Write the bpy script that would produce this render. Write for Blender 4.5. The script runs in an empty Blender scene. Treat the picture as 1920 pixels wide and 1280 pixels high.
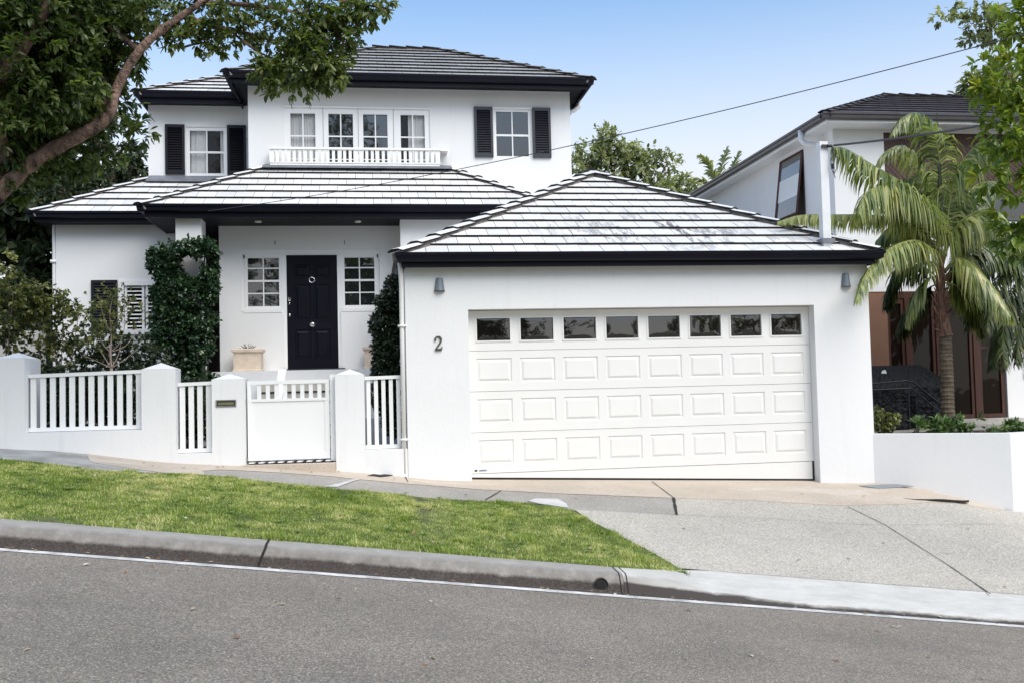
import bpy, math, random
import numpy as np
from mathutils import Vector, noise as mn
random.seed(7); RNG = np.random.default_rng(11)
S = bpy.context.scene
COL = S.collection

# ------------------------------------------------------------------ camera
YAW, PIT, ROL, FX, CZ = math.radians(8.266), math.radians(2.564), math.radians(-1.416), 1814.4, 1.6
cy, sy = math.cos(YAW), math.sin(YAW)
Fv = np.array([sy*math.cos(PIT), cy*math.cos(PIT), math.sin(PIT)])
Rv = np.array([cy, -sy, 0.0]); Uv = np.cross(Rv, Fv)
Rr = math.cos(ROL)*Rv + math.sin(ROL)*Uv
Ur = -math.sin(ROL)*Rv + math.cos(ROL)*Uv
cd = bpy.data.cameras.new('camera'); cam = bpy.data.objects.new('camera', cd); COL.objects.link(cam)
cd.sensor_width = 36; cd.lens = FX/1920*36; cd.clip_end = 3000; cd.clip_start = 0.05
from mathutils import Matrix
M = Matrix.Identity(4)
for i in range(3):
    M[i][0] = Rr[i]; M[i][1] = Ur[i]; M[i][2] = -Fv[i]
M[2][3] = CZ
cam.matrix_world = M
S.camera = cam
def ray(px, py): return Rr*((px-960)/FX) + Ur*(-(py-640)/FX) + Fv
def at(px, py, Y):
    d = ray(px, py); return np.array([0, 0, CZ]) + d*(Y/d[1])
# ------------------------------------------------------------------ light
SUN_EL, SUN_AZ = math.radians(50), math.radians(152)      # azimuth clockwise from +Y
w = bpy.data.worlds.new('World'); S.world = w; w.use_nodes = True
nt = w.node_tree; nt.nodes.clear()
sky = nt.nodes.new('ShaderNodeTexSky'); sky.sky_type = 'NISHITA'; sky.sun_disc = False
sky.sun_elevation = SUN_EL; sky.sun_rotation = SUN_AZ; sky.air_density = 1.0; sky.dust_density = 1.0; sky.ozone_density = 3.0
bg = nt.nodes.new('ShaderNodeBackground'); bg.inputs[1].default_value = 0.15
wo = nt.nodes.new('ShaderNodeOutputWorld')
# thin bright haze layer that thickens towards the horizon
tc = nt.nodes.new('ShaderNodeTexCoord'); sx = nt.nodes.new('ShaderNodeSeparateXYZ'); nt.links.new(tc.outputs['Generated'], sx.inputs[0])
mr = nt.nodes.new('ShaderNodeMapRange'); mr.interpolation_type = 'SMOOTHSTEP'; nt.links.new(sx.outputs['Z'], mr.inputs[0])
mr.inputs[1].default_value = .14; mr.inputs[2].default_value = .42; mr.inputs[3].default_value = .93; mr.inputs[4].default_value = .05
hz_ = nt.nodes.new('ShaderNodeMix'); hz_.data_type = 'RGBA'; nt.links.new(mr.outputs[0], hz_.inputs[0]); tn = nt.nodes.new('ShaderNodeVectorMath'); tn.operation = 'MULTIPLY'; nt.links.new(sky.outputs[0], tn.inputs[0]); tn.inputs[1].default_value = (.96, 1.18, 1.22)
nt.links.new(tn.outputs[0], hz_.inputs[6]); hz_.inputs[7].default_value = (4.95, 4.85, 4.85, 1)
nt.links.new(hz_.outputs[2], bg.inputs[0]); nt.links.new(bg.outputs[0], wo.inputs[0])
sd = bpy.data.lights.new('sun', 'SUN'); sd.energy = 2.9; sd.angle = math.radians(55); sd.color = (1.0, 0.90, 0.775)
sun = bpy.data.objects.new('sun', sd); COL.objects.link(sun)
sv = Vector((math.sin(SUN_AZ)*math.cos(SUN_EL), math.cos(SUN_AZ)*math.cos(SUN_EL), math.sin(SUN_EL)))
sun.rotation_euler = sv.to_track_quat('Z', 'Y').to_euler(); sun.location = (4, -6, 14)
S.view_settings.view_transform = 'Standard'; S.view_settings.look = 'None'
S.view_settings.exposure = 0.41; S.view_settings.gamma = 1.0

# ------------------------------------------------------------------ materials
def newmat(name):
    m = bpy.data.materials.new(name); m.use_nodes = True
    t = m.node_tree; b = t.nodes['Principled BSDF']; return m, t, b
def N(t, k, **kw):
    n = t.nodes.new(k)
    for a, v in kw.items(): setattr(n, a, v)
    return n
def ramp(t, fac, stops):
    r = N(t, 'ShaderNodeValToRGB'); e = r.color_ramp.elements
    while len(e) < len(stops): e.new(0.5)
    for i, (p, c) in enumerate(stops): e[i].position = p; e[i].color = (*c, 1)
    t.links.new(fac, r.inputs[0]); return r.outputs[0]
def ntex(t, scale, detail=3, rough=.5, vec=None, dist=0):
    n = N(t, 'ShaderNodeTexNoise'); n.inputs['Scale'].default_value = scale; n.inputs['Detail'].default_value = detail
    n.inputs['Roughness'].default_value = rough; n.inputs['Distortion'].default_value = dist
    if vec: t.links.new(vec, n.inputs['Vector'])
    return n.outputs['Fac']
def geo(t): return N(t, 'ShaderNodeNewGeometry').outputs['Position']
def scaled(t, vec, s):
    m = N(t, 'ShaderNodeVectorMath', operation='MULTIPLY'); t.links.new(vec, m.inputs[0]); m.inputs[1].default_value = s
    return m.outputs[0]
def math2(t, op, a, b=None, clamp=False):
    m = N(t, 'ShaderNodeMath', operation=op, use_clamp=clamp)
    for i, v in enumerate((a, b)):
        if v is None: continue
        if isinstance(v, (int, float)): m.inputs[i].default_value = v
        else: t.links.new(v, m.inputs[i])
    return m.outputs[0]
def mix(t, fac, a, b, mode='MIX'):
    m = N(t, 'ShaderNodeMix', data_type='RGBA', blend_type=mode)
    for s, v in ((0, fac), (6, a), (7, b)):
        if isinstance(v, (int, float)): m.inputs[s].default_value = v
        elif isinstance(v, tuple): m.inputs[s].default_value = (*v, 1)
        else: t.links.new(v, m.inputs[s])
    return m.outputs[2]
def bump(t, b, h, s, d=.01):
    n = N(t, 'ShaderNodeBump'); n.inputs['Strength'].default_value = s; n.inputs['Distance'].default_value = d
    t.links.new(h, n.inputs['Height']); t.links.new(n.outputs[0], b.inputs['Normal'])
def pm(name, col, rough=.6, var=.06, scale=3, bs=0, bstr=.3, bd=.003, spec=.5, metal=0, streak=(1, 1, 1)):
    m, t, b = newmat(name); p = geo(t)
    f = ntex(t, scale, 4, .6, scaled(t, p, streak))
    lo = tuple(max(0, c*(1-var*2)) for c in col); hi = tuple(min(1, c*(1+var)) for c in col)
    t.links.new(ramp(t, f, [(.3, lo), (.7, hi)]), b.inputs['Base Color'])
    b.inputs['Roughness'].default_value = rough; b.inputs['Metallic'].default_value = metal
    b.inputs['Specular IOR Level'].default_value = spec
    if bs: bump(t, b, ntex(t, bs, 3, .6, p), bstr, bd)
    return m
def render_mat(name, col, grime):
    m, t, b = newmat(name); p = geo(t)
    c = ramp(t, ntex(t, .9, 4, .6, p), [(.3, tuple(x*.965 for x in col)), (.7, col)])
    st = ntex(t, 1.0, 5, .7, scaled(t, p, (7, 7, .55)))            # faint vertical runs
    c = mix(t, math2(t, 'MULTIPLY', math2(t, 'SUBTRACT', st, .56, True), grime), c, (.50, .49, .47))
    sp_ = ntex(t, 5, 6, .75, p); c = mix(t, math2(t, 'MULTIPLY', math2(t, 'SUBTRACT', sp_, .64, True), grime*1.3), c, (.52, .50, .48))
    t.links.new(c, b.inputs['Base Color']); b.inputs['Roughness'].default_value = .78
    bump(t, b, math2(t, 'ADD', ntex(t, 55, 3, .6, p), math2(t, 'MULTIPLY', ntex(t, 6, 3, .6, p), 1.2)), .28, .006); return m
MW = render_mat('white_render', (.765, .765, .765), .9)
MW2 = render_mat('white_render_fence', (.75, .75, .75), 1.2)
MP = pm('white_paint', (.80, .80, .80), .35, .01, 2)
MPC = pm('cream_white_paint', (.80, .79, .765), .38, .012, 2)
MNAVY = pm('navy_black_paint', (.006, .006, .012), .42, .1, 2, spec=.14)
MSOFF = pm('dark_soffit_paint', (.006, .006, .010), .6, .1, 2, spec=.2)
MSHUT = pm('shutter_paint', (.022, .023, .033), .4, .08, 4)
MSHUTD = pm('shutter_paint_dark', (.006, .006, .010), .45, .08, 4, spec=.3)
MDOOR = pm('door_paint', (.004, .0045, .010), .45, .15, 3, spec=.14)
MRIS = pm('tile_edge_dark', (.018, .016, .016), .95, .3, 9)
MMORT = pm('grey_mortar', (.24, .215, .20), .95, .25, 18, 60, .6, .006)
MLEAD = pm('lead_flashing', (.16, .17, .20), .5, .15, 6)
MTERR = pm('pale_terracotta', (.62, .52, .42), .85, .08, 9, 80, .3, .003)
MCHR = pm('chrome', (.75, .74, .72), .18, .02, 4, metal=1)
MBRASS = pm('aged_brass', (.42, .40, .22), .35, .1, 20, metal=1)
MSTEEL = pm('grey_steel', (.42, .40, .38), .35, .1, 20, metal=1)
MLAMP = pm('lamp_metal', (.16, .19, .22), .35, .06, 6)
MNUM = pm('number_bronze', (.07, .06, .05), .45, .1, 8)
MBLK = pm('black_rubber', (.012, .012, .012), .7, .1, 8)
MROOM = pm('dark_interior', (.010, .009, .009), .9, .1, 2)
MWOOD = pm('red_brown_timber', (.065, .021, .012), .4, .25, 6, streak=(6, 6, .5))
MWOODD = pm('dark_red_cladding', (.075, .030, .022), .55, .25, 5)
MSALM = pm('salmon_render', (.22, .115, .072), .8, .05, 3)
MPVC = pm('white_pvc', (.74, .75, .76), .35, .03, 5)
MGUTN = pm('brown_gutter', (.07, .065, .07), .35, .08, 5)
MBBQ = pm('black_cover_cloth', (.0045, .0045, .008), .5, .2, 6, 9, .9, .06, spec=.3)
MIRON = pm('dark_iron', (.02, .02, .028), .4, .1, 8)
MSOIL = pm('garden_soil', (.045, .033, .024), .95, .4, 12, 40, .8, .03)
MBARK = pm('tree_bark', (.21, .135, .105), .9, .5, 10, 22, 1.0, .05, streak=(1, 1, .45))
MBARKP = pm('pale_bark', (.26, .20, .15), .85, .3, 10, 40, .5, .01)
MWIRE = pm('cable_black', (.06, .06, .065), .6, .1, 8)
MWHT = pm('label_white', (.7, .7, .7), .5, .05, 8)
MBLUE = pm('label_blue', (.10, .16, .30), .5, .05, 8)
MCURT = pm('curtain_cloth', (.78, .79, .80), .9, .04, 6)
MDRAIN = pm('drain_dark', (.015, .014, .013), .9, .2, 20)

def tile_mat(name, base, stain):
    m, t, b = newmat(name); p = geo(t)
    a = N(t, 'ShaderNodeAttribute', attribute_name='r').outputs['Fac']
    c = ramp(t, a, [(0, tuple(x*.82 for x in base)), (1, base)])
    f = ntex(t, 26, 5, .7, p); c = mix(t, math2(t, 'MULTIPLY', f, .12), c, tuple(x*.6 for x in base))
    if stain:
        f2 = ntex(t, 1.3, 2, .5, p); f3 = ntex(t, 5, 5, .75, scaled(t, p, (2.2, .55, .55)))
        # grime patch low on the middle of the slope
        d = N(t, 'ShaderNodeVectorMath', operation='DISTANCE')
        t.links.new(scaled(t, p, (.42, .85, 1.0)), d.inputs[0]); d.inputs[1].default_value = (4.35*.42, 13.5*.85, 3.8)
        msk = math2(t, 'SUBTRACT', 1.15, d.outputs['Value'], True)
        v = math2(t, 'MULTIPLY', msk, math2(t, 'MULTIPLY', math2(t, 'SUBTRACT', f3, .44, True), 8, True), True)
        v = math2(t, 'MULTIPLY', v, math2(t, 'MULTIPLY', math2(t, 'SUBTRACT', a, .30, True), 3, True), True)
        v2 = math2(t, 'MULTIPLY', math2(t, 'SUBTRACT', f3, .60, True), 1.8, True)
        c = mix(t, math2(t, 'MAXIMUM', v, v2), c, (.17, .155, .15))
    t.links.new(c, b.inputs['Base Color']); b.inputs['Roughness'].default_value = .42
    bump(t, b, ntex(t, 70, 3, .6, p), .3, .004); return m
MTILE = tile_mat('pale_roof_tile', (.80, .79, .775), False)
MTILES = tile_mat('pale_roof_tile_stained', (.82, .81, .79), True)
MTILEG = tile_mat('grazing_grey_tile', (.40, .395, .39), False)  # greyness of the grazing view put into the upper tile colour
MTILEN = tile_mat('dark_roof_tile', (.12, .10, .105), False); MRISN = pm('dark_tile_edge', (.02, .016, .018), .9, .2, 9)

def glass(name, dark=(.012, .014, .017), wob=.5, see=0):
    m, t, b = newmat(name); p = geo(t)
    b.inputs['Base Color'].default_value = (*dark, 1); b.inputs['Roughness'].default_value = .02
    b.inputs['IOR'].default_value = 1.9; b.inputs['Coat Weight'].default_value = .6; b.inputs['Coat Roughness'].default_value = .01
    if wob: bump(t, b, ntex(t, 3.0, 1, .4, p), wob, .01)
    if see:
        tr = N(t, 'ShaderNodeBsdfTransparent'); mx = N(t, 'ShaderNodeMixShader'); mx.inputs[0].default_value = see
        t.links.new(b.outputs[0], mx.inputs[1]); t.links.new(tr.outputs[0], mx.inputs[2])
        t.links.new(mx.outputs[0], t.nodes['Material Output'].inputs[0])
    return m
MGL = glass('window_glass'); MGLS = glass('window_glass_clear', (.05, .05, .05), .4, .78)
MGD = glass('terrace_door_glass', (.012, .008, .006), .3)  # dark brown glass with weak reflection
MGD.node_tree.nodes['Principled BSDF'].inputs['IOR'].default_value = 1.35; MGD.node_tree.nodes['Principled BSDF'].inputs['Coat Weight'].default_value = 0
MGG = glass('garage_glass', (.010, .008, .008), 0)
t = MGG.node_tree; p = geo(t)
bump(t, t.nodes['Principled BSDF'], ntex(t, 3.0, 1.2, .4, p, .6), .5, .03)

def aggregate(name, cols, sc=160, rough=.85, patch=.12, stain=None, bstr=.5):
    m, t, b = newmat(name); p = geo(t)
    v = N(t, 'ShaderNodeTexVoronoi'); v.inputs['Scale'].default_value = sc; t.links.new(p, v.inputs['Vector'])
    sp = N(t, 'ShaderNodeSeparateColor'); t.links.new(v.outputs['Color'], sp.inputs[0])
    c = ramp(t, sp.outputs[0], cols)
    f2 = ntex(t, sc*.7, 2, .6, p); c = mix(t, .3, c, ramp(t, f2, [(.3, cols[0][1]), (.7, cols[-1][1])]))
    f = ntex(t, .8, 5, .65, p)
    c = mix(t, 1.0, c, ramp(t, f, [(.3, (1-patch*1.6,)*3), (.7, (1+patch,)*3)]), 'MULTIPLY')
    if stain:
        fs = ntex(t, 1.0, 6, .7, scaled(t, p, stain[1]))
        c = mix(t, math2(t, 'MULTIPLY', math2(t, 'SUBTRACT', fs, stain[2], True), stain[3], True), c, stain[0])
    t.links.new(c, b.inputs['Base Color']); b.inputs['Roughness'].default_value = rough
    bump(t, b, v.outputs['Distance'], bstr, .004); return m
MASPH = aggregate('asphalt', [(0, (0.062, 0.054, 0.045)), (.45, (0.159, 0.141, 0.117)), (.85, (0.241, 0.213, 0.177)), (1, (0.482, 0.428, 0.358))], 120, .9, .12, ((.06, .056, .054), (.22, 1.5, 1), .56, 2.0))
MAGG = aggregate('exposed_aggregate', [(0, (0.181, 0.165, 0.138)), (.35, (0.398, 0.367, 0.316)), (.8, (0.544, 0.505, 0.437)), (1, (0.707, 0.661, 0.576))], 95, .85, .08, ((.30, .29, .27), (.5, .9, 1), .60, 1.6))
MAGD = aggregate('footpath_concrete', [(0, (0.131, 0.121, 0.108)), (.4, (0.294, 0.274, 0.245)), (.85, (0.404, 0.379, 0.341)), (1, (0.568, 0.526, 0.469))], 150, .85, .12, ((.42, .39, .35), (1.2, .6, 1), .58, 2))
MTAN = aggregate('tan_concrete', [(0, (0.414, 0.349, 0.281)), (.5, (0.486, 0.411, 0.332)), (1, (0.540, 0.465, 0.383))], 60, .85, .10, ((.64, .59, .53), (.7, 1.8, 1), .52, 3), .12)
MPATCH = pm('pale_concrete', (.55, .54, .52), .85, .1, 6, 50, .3, .004)
MTURF = pm('turf_soil', (.13, .15, .055), .95, .35, 5, 60, .8, .02)
MGROUND = pm('ground_earth', (.07, .075, .035), .95, .3, .6)
MSTONE = pm('pale_stone', (.48, .46, .42), .9, .12, 4, 20, .4, .01)
# kerb: pale top, grimy foot (v in the UV map is the height on the face)
def kerb_mat():
    m, t, b = newmat('kerb_concrete'); p = geo(t)
    uv = N(t, 'ShaderNodeUVMap'); s = N(t, 'ShaderNodeSeparateXYZ'); t.links.new(uv.outputs[0], s.inputs[0])
    f = ntex(t, 7, 5, .7, p); f2 = ntex(t, 60, 3, .6, p); f3 = ntex(t, 1.1, 3, .6, p)
    base = ramp(t, f, [(.25, (.13, .12, .105)), (.55, (.25, .235, .215)), (.75, (.38, .36, .335))])
    base = mix(t, math2(t, 'MULTIPLY', f2, .5), base, (.17, .155, .14))
    h = math2(t, 'ADD', s.outputs[1], math2(t, 'MULTIPLY', math2(t, 'SUBTRACT', f, .5), .35))
    h = math2(t, 'ADD', h, math2(t, 'MULTIPLY', math2(t, 'SUBTRACT', f3, .5), .25))
    dirt = math2(t, 'MULTIPLY', math2(t, 'SUBTRACT', .58, h), 5, True)
    c = mix(t, math2(t, 'MULTIPLY', dirt, math2(t, 'ADD', .55, math2(t, 'MULTIPLY', f2, .7), True)), base, (.035, .026, .021))
    top = math2(t, 'MULTIPLY', math2(t, 'SUBTRACT', s.outputs[1], 1.0), 4, True)
    c = mix(t, math2(t, 'MULTIPLY', top, .45), c, (.40, .385, .355))
    t.links.new(c, b.inputs['Base Color']); b.inputs['Roughness'].default_value = .88
    bump(t, b, f2, .5, .006); return m
MKERB = kerb_mat()
def lay_mat():
    m, t, b = newmat('layback_concrete'); p = geo(t)
    uv = N(t, 'ShaderNodeUVMap'); s = N(t, 'ShaderNodeSeparateXYZ'); t.links.new(uv.outputs[0], s.inputs[0])
    f = ntex(t, 5, 5, .7, scaled(t, p, (.6, 2, 1)))
    base = ramp(t, f, [(.3, (.41, .40, .375)), (.7, (.55, .54, .51))])
    h = math2(t, 'ADD', s.outputs[1], math2(t, 'MULTIPLY', math2(t, 'SUBTRACT', f, .5), .35))
    mr = N(t, 'ShaderNodeMapRange'); t.links.new(s.outputs[0], mr.inputs[0]); mr.inputs[1].default_value = 2.0; mr.inputs[2].default_value = 3.5; mr.inputs[3].default_value = .75; mr.inputs[4].default_value = .20
    mr2 = N(t, 'ShaderNodeMapRange'); t.links.new(s.outputs[0], mr2.inputs[0]); mr2.inputs[1].default_value = 2.0; mr2.inputs[2].default_value = 2.9; mr2.inputs[3].default_value = 1.0; mr2.inputs[4].default_value = 0
    gk = math2(t, 'MULTIPLY', mr2.outputs[0], math2(t, 'MULTIPLY', math2(t, 'SUBTRACT', 1.15, h), 4, True)); base = mix(t, gk, base, (.26, .245, .225))
    dirt = math2(t, 'MULTIPLY', math2(t, 'SUBTRACT', mr.outputs[0], h), 7, True)
    t.links.new(mix(t, dirt, base, (.045, .036, .032)), b.inputs['Base Color']); b.inputs['Roughness'].default_value = .8
    bump(t, b, ntex(t, 80, 3, .6, p), .3, .003); return m
MLAY = lay_mat()

def leaf_mat(name, cols, rough=.45, trans=.35, spec=.5):
    m, t, b = newmat(name)
    a = N(t, 'ShaderNodeAttribute', attribute_name='r').outputs['Fac']
    c = ramp(t, a, [(i/(len(cols)-1), x) for i, x in enumerate(cols)])
    t.links.new(c, b.inputs['Base Color']); b.inputs['Roughness'].default_value = rough
    b.inputs['Specular IOR Level'].default_value = spec
    tl = N(t, 'ShaderNodeBsdfTranslucent'); t.links.new(mix(t, 1.0, c, (1.5, 1.6, .7), 'MULTIPLY'), tl.inputs[0])
    mx = N(t, 'ShaderNodeMixShader'); mx.inputs[0].default_value = trans
    t.links.new(b.outputs[0], mx.inputs[1]); t.links.new(tl.outputs[0], mx.inputs[2])
    t.links.new(mx.outputs[0], t.nodes['Material Output'].inputs[0]); return m
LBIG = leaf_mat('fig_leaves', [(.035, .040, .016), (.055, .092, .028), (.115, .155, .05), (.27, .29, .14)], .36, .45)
LOVER = leaf_mat('fig_leaves_outer', [(.025, .04, .012), (.075, .11, .03), (.14, .18, .05), (.25, .26, .10)], .42)  # lighter mid greens for the overhanging outer sprays
LDARK = leaf_mat('dark_leaves', [(.012, .022, .009), (.026, .048, .014), (.05, .075, .024), (.08, .05, .03)], .6, .15)
LIVY = leaf_mat('ivy_leaves', [(.010, .026, .012), (.022, .055, .022), (.045, .095, .038), (.20, .26, .15)], .30, .2)
LHEDGE = leaf_mat('shiny_hedge_leaves', [(.010, .018, .010), (.022, .036, .018), (.04, .06, .03), (.16, .20, .14)], .28, .1, .8)
LSHR = leaf_mat('shrub_leaves', [(.03, .042, .018), (.08, .10, .03), (.20, .21, .06), (.42, .40, .16)], .42, .3)
LYEL = leaf_mat('yellow_green_leaves', [(.06, .10, .018), (.13, .20, .025), (.23, .30, .04), (.42, .38, .06)], .4, .4)
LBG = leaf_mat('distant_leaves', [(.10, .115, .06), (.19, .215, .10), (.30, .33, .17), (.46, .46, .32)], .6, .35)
LPALM = leaf_mat('palm_leaves', [(.03, .045, .010), (.12, .165, .04), (.30, .34, .13), (.55, .50, .22)], .30, .35, .8)
LPALMD = leaf_mat('dark_palm_leaves', [(.014, .024, .008), (.035, .055, .016), (.07, .095, .03), (.15, .14, .05)], .5, .25, .3)
LPLN = leaf_mat('planter_leaves', [(.03, .06, .02), (.07, .13, .04), (.12, .20, .06), (.2, .28, .1)], .4, .3)
LGRASS = leaf_mat('grass_blades', [(.08, .14, .022), (.20, .30, .05), (.40, .45, .13), (.74, .66, .40)], .6, .3, .2)

# ------------------------------------------------------------------ mesh tools
WL = {}
def props(o, label=None, cat=None, group=None, kind=None):
    if label: o['label'] = label
    if cat: o['category'] = cat
    if group: o['group'] = group
    if kind: o['kind'] = kind
def thing(name, loc, label, cat, group=None):
    o = bpy.data.objects.new(name, None); COL.objects.link(o); o.empty_display_size = .2
    o.location = loc; WL[o.name] = Vector(loc); props(o, label, cat, group); return o
def link(name, me, mats, parent=None, label=None, cat=None, group=None, kind=None, smooth=False):
    n = len(me.vertices); co = np.empty(n*3, np.float32); me.vertices.foreach_get('co', co); co = co.reshape(-1, 3)
    o0 = np.array([(co[:, 0].min()+co[:, 0].max())/2, (co[:, 1].min()+co[:, 1].max())/2, co[:, 2].min()]) if n else np.zeros(3)
    co = co - o0; me.vertices.foreach_set('co', co.astype(np.float32).ravel())
    for m in (mats if isinstance(mats, (list, tuple)) else [mats]): me.materials.append(m)
    if smooth: me.polygons.foreach_set('use_smooth', np.ones(len(me.polygons), bool))
    me.update()
    o = bpy.data.objects.new(name, me); COL.objects.link(o); W = Vector(o0.tolist())
    if parent: o.parent = parent; o.location = W - WL[parent.name]
    else: o.location = W
    WL[o.name] = W; props(o, label, cat, group, kind); return o
class MB:
    def __init__(s): s.v = []; s.f = []; s.m = []; s.uv = None; s.r = None
    def face(s, pts, m=0):
        k = len(s.v); s.v += [tuple(map(float, p)) for p in pts]; s.f.append(tuple(range(k, k+len(pts)))); s.m.append(m); return s
    def hexa(s, p, m=0):      # p: 8 points, bottom ring then top ring
        k = len(s.v); s.v += [tuple(map(float, q)) for q in p]
        for f in ((3, 2, 1, 0), (4, 5, 6, 7), (0, 1, 5, 4), (1, 2, 6, 5), (2, 3, 7, 6), (3, 0, 4, 7)):
            s.f.append(tuple(k+i for i in f)); s.m.append(m)
        return s
    def box(s, x0, x1, y0, y1, z0, z1, m=0):
        return s.hexa([(x0, y0, z0), (x1, y0, z0), (x1, y1, z0), (x0, y1, z0), (x0, y0, z1), (x1, y0, z1), (x1, y1, z1), (x0, y1, z1)], m)
    def tube(s, pts, rad, n=8, m=0, caps=True):
        pts = [np.array(p, float) for p in pts]; rad = rad if hasattr(rad, '__len__') else [rad]*len(pts)
        k = len(s.v); ref = None
        for i, p in enumerate(pts):
            d = pts[min(i+1, len(pts)-1)] - pts[max(i-1, 0)]; d /= max(np.linalg.norm(d), 1e-9)
            if ref is None: ref = np.cross(d, (0, 0, 1) if abs(d[2]) < .9 else (1, 0, 0))
            a = ref - d*(ref@d); a /= np.linalg.norm(a); b = np.cross(d, a); ref = a
            for j in range(n):
                t_ = 2*math.pi*j/n; s.v.append(tuple(p + rad[i]*(a*math.cos(t_) + b*math.sin(t_))))
        for i in range(len(pts)-1):
            for j in range(n):
                a_, b_ = k+i*n+j, k+i*n+(j+1) % n; s.f.append((a_, a_+n, b_+n, b_)); s.m.append(m)
        if caps: s.f.append(tuple(k+j for j in range(n))); s.m.append(m); e = k+(len(pts)-1)*n; s.f.append(tuple(e+n-1-j for j in range(n))); s.m.append(m)
        return s
    def sweep(s, path, prof, z, m=0, closed=False, ends=True):
        P_ = [np.array(p, float) for p in path]; n = len(P_); K = len(prof); k0 = len(s.v)
        for i in range(n):
            ns = []
            for a, b in ((i-1, i), (i, i+1)):
                if closed or (a >= 0 and b < n):
                    d = P_[b % n]-P_[a % n]; d /= np.linalg.norm(d); ns.append(np.array([d[1], -d[0]]))
            nn = ns[0] if len(ns) == 1 else (ns[0]+ns[1])/(1+ns[0]@ns[1])
            for o, u in prof: s.v.append((P_[i][0]+nn[0]*o, P_[i][1]+nn[1]*o, z+u))
        for i in range(n if closed else n-1):
            for j in range(K):
                a, b = k0+i*K+j, k0+i*K+(j+1) % K; c, d = k0+((i+1) % n)*K+(j+1) % K, k0+((i+1) % n)*K+j
                s.f.append((a, d, c, b)); s.m.append(m)
        if ends and not closed: s.f.append(tuple(range(k0, k0+K))); s.m.append(m); e = k0+(n-1)*K; s.f.append(tuple(e+K-1-j for j in range(K))); s.m.append(m)
        return s
    def build(s, name, mats, parent=None, label=None, cat=None, group=None, kind=None, smooth=False, bevel=0):
        me = bpy.data.meshes.new(name); me.from_pydata(s.v, [], s.f)
        me.polygons.foreach_set('material_index', s.m)
        if s.uv: l = me.uv_layers.new(name='UVMap'); l.data.foreach_set('uv', np.array(s.uv, np.float32).ravel())
        if s.r is not None:
            a = me.attributes.new('r', 'FLOAT', 'POINT'); a.data.foreach_set('value', np.array(s.r, np.float32))
        o = link(name, me, mats, parent, label, cat, group, kind, smooth)
        if bevel:
            b = o.modifiers.new('bevel', 'BEVEL'); b.width = bevel; b.segments = 2; b.limit_method = 'ANGLE'
        return o
def clip(poly, a, b, c):        # keep a*x+b*y+c >= 0
    out = []
    for i in range(len(poly)):
        p, q = poly[i], poly[(i+1) % len(poly)]; dp, dq = a*p[0]+b*p[1]+c, a*q[0]+b*q[1]+c
        if dp >= 0: out.append(p)
        if (dp >= 0) != (dq >= 0): t_ = dp/(dp-dq); out.append((p[0]+(q[0]-p[0])*t_, p[1]+(q[1]-p[1])*t_))
    return out

# ------------------------------------------------------------------ ground shape
def lin(x, xs, ys): return float(np.interp(x, xs, ys))
def zk(X):
    s = 1 if X > 0 else -1; a = abs(X)
    if a > 10: a = 10+18*(1-math.exp(-(a-10)/18))
    return .081-.128*s*a
FXS = [-30, -12, -4.61, -3.82, -3.02, -2.5, -1.67, -.5, .35, .50, 1.25, 6.05, 6.98, 7.4, 7.98, 8.5, 12, 30]
FZS = [3.0, 1.75, .96, .90, .77, .70, .64, .53, .44, .385, .335, .135, .09, .11, -.037, -.14, -.75, -2.2]
def zf(X): return lin(X, FXS, FZS)
def G(X, Y):
    if Y <= 8.1: return zk(X) - .012*min(8.1-Y, 8)*0.6
    a = zk(X)+.155
    if Y < 8.4: return a
    if Y < 12.9:
        t_ = (Y-8.4)/4.5; return a*(1-t_)+zf(X)*t_
    return zf(X) + .0*(Y-12.9)
def gp(px, py):                 # pixel of the photo -> point of the ground surface
    d = ray(px, py); o = np.array([0, 0, CZ]); lo = 2.0
    t_ = 3.0
    while t_ < 60:
        p = o+d*t_
        if p[2] < G(p[0], p[1]):
            for _ in range(30):
                m_ = (lo+t_)/2; p = o+d*m_
                if p[2] < G(p[0], p[1]): t_ = m_
                else: lo = m_
            return (float(p[0]), float(p[1]))
        lo = t_; t_ += .05
    return (float(p[0]), float(p[1]))
def drape(name, poly, off, mat_, dx=.4, dy=.5, gf=G, **kw):
    mb = MB(); xs = [p[0] for p in poly]; ys = [p[1] for p in poly]; vid = {}
    x = math.floor(min(xs)/dx)*dx
    while x < max(xs):
        px_ = clip(clip(poly, 1, 0, -x), -1, 0, x+dx)
        if len(px_) > 2:
            y = math.floor(min(ys)/dy)*dy
            while y < max(ys):
                q = clip(clip(px_, 0, 1, -y), 0, -1, y+dy)
                if len(q) > 2:
                    idx = []
                    for a in q:
                        k = (round(a[0], 4), round(a[1], 4))
                        if k not in vid: vid[k] = len(mb.v); mb.v.append((a[0], a[1], gf(a[0], a[1])+off))
                        if not idx or (idx[-1] != vid[k]): idx.append(vid[k])
                    if len(idx) > 1 and idx[0] == idx[-1]: idx.pop()
                    if len(set(idx)) > 2 and len(set(idx)) == len(idx):
                        ar = sum(q[i][0]*q[(i+1) % len(q)][1]-q[(i+1) % len(q)][0]*q[i][1] for i in range(len(q)))
                        mb.f.append(tuple(idx if ar > 0 else idx[::-1])); mb.m.append(0)
                y += dy
        x += dx
    return mb.build(name, mat_, **kw)

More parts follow.
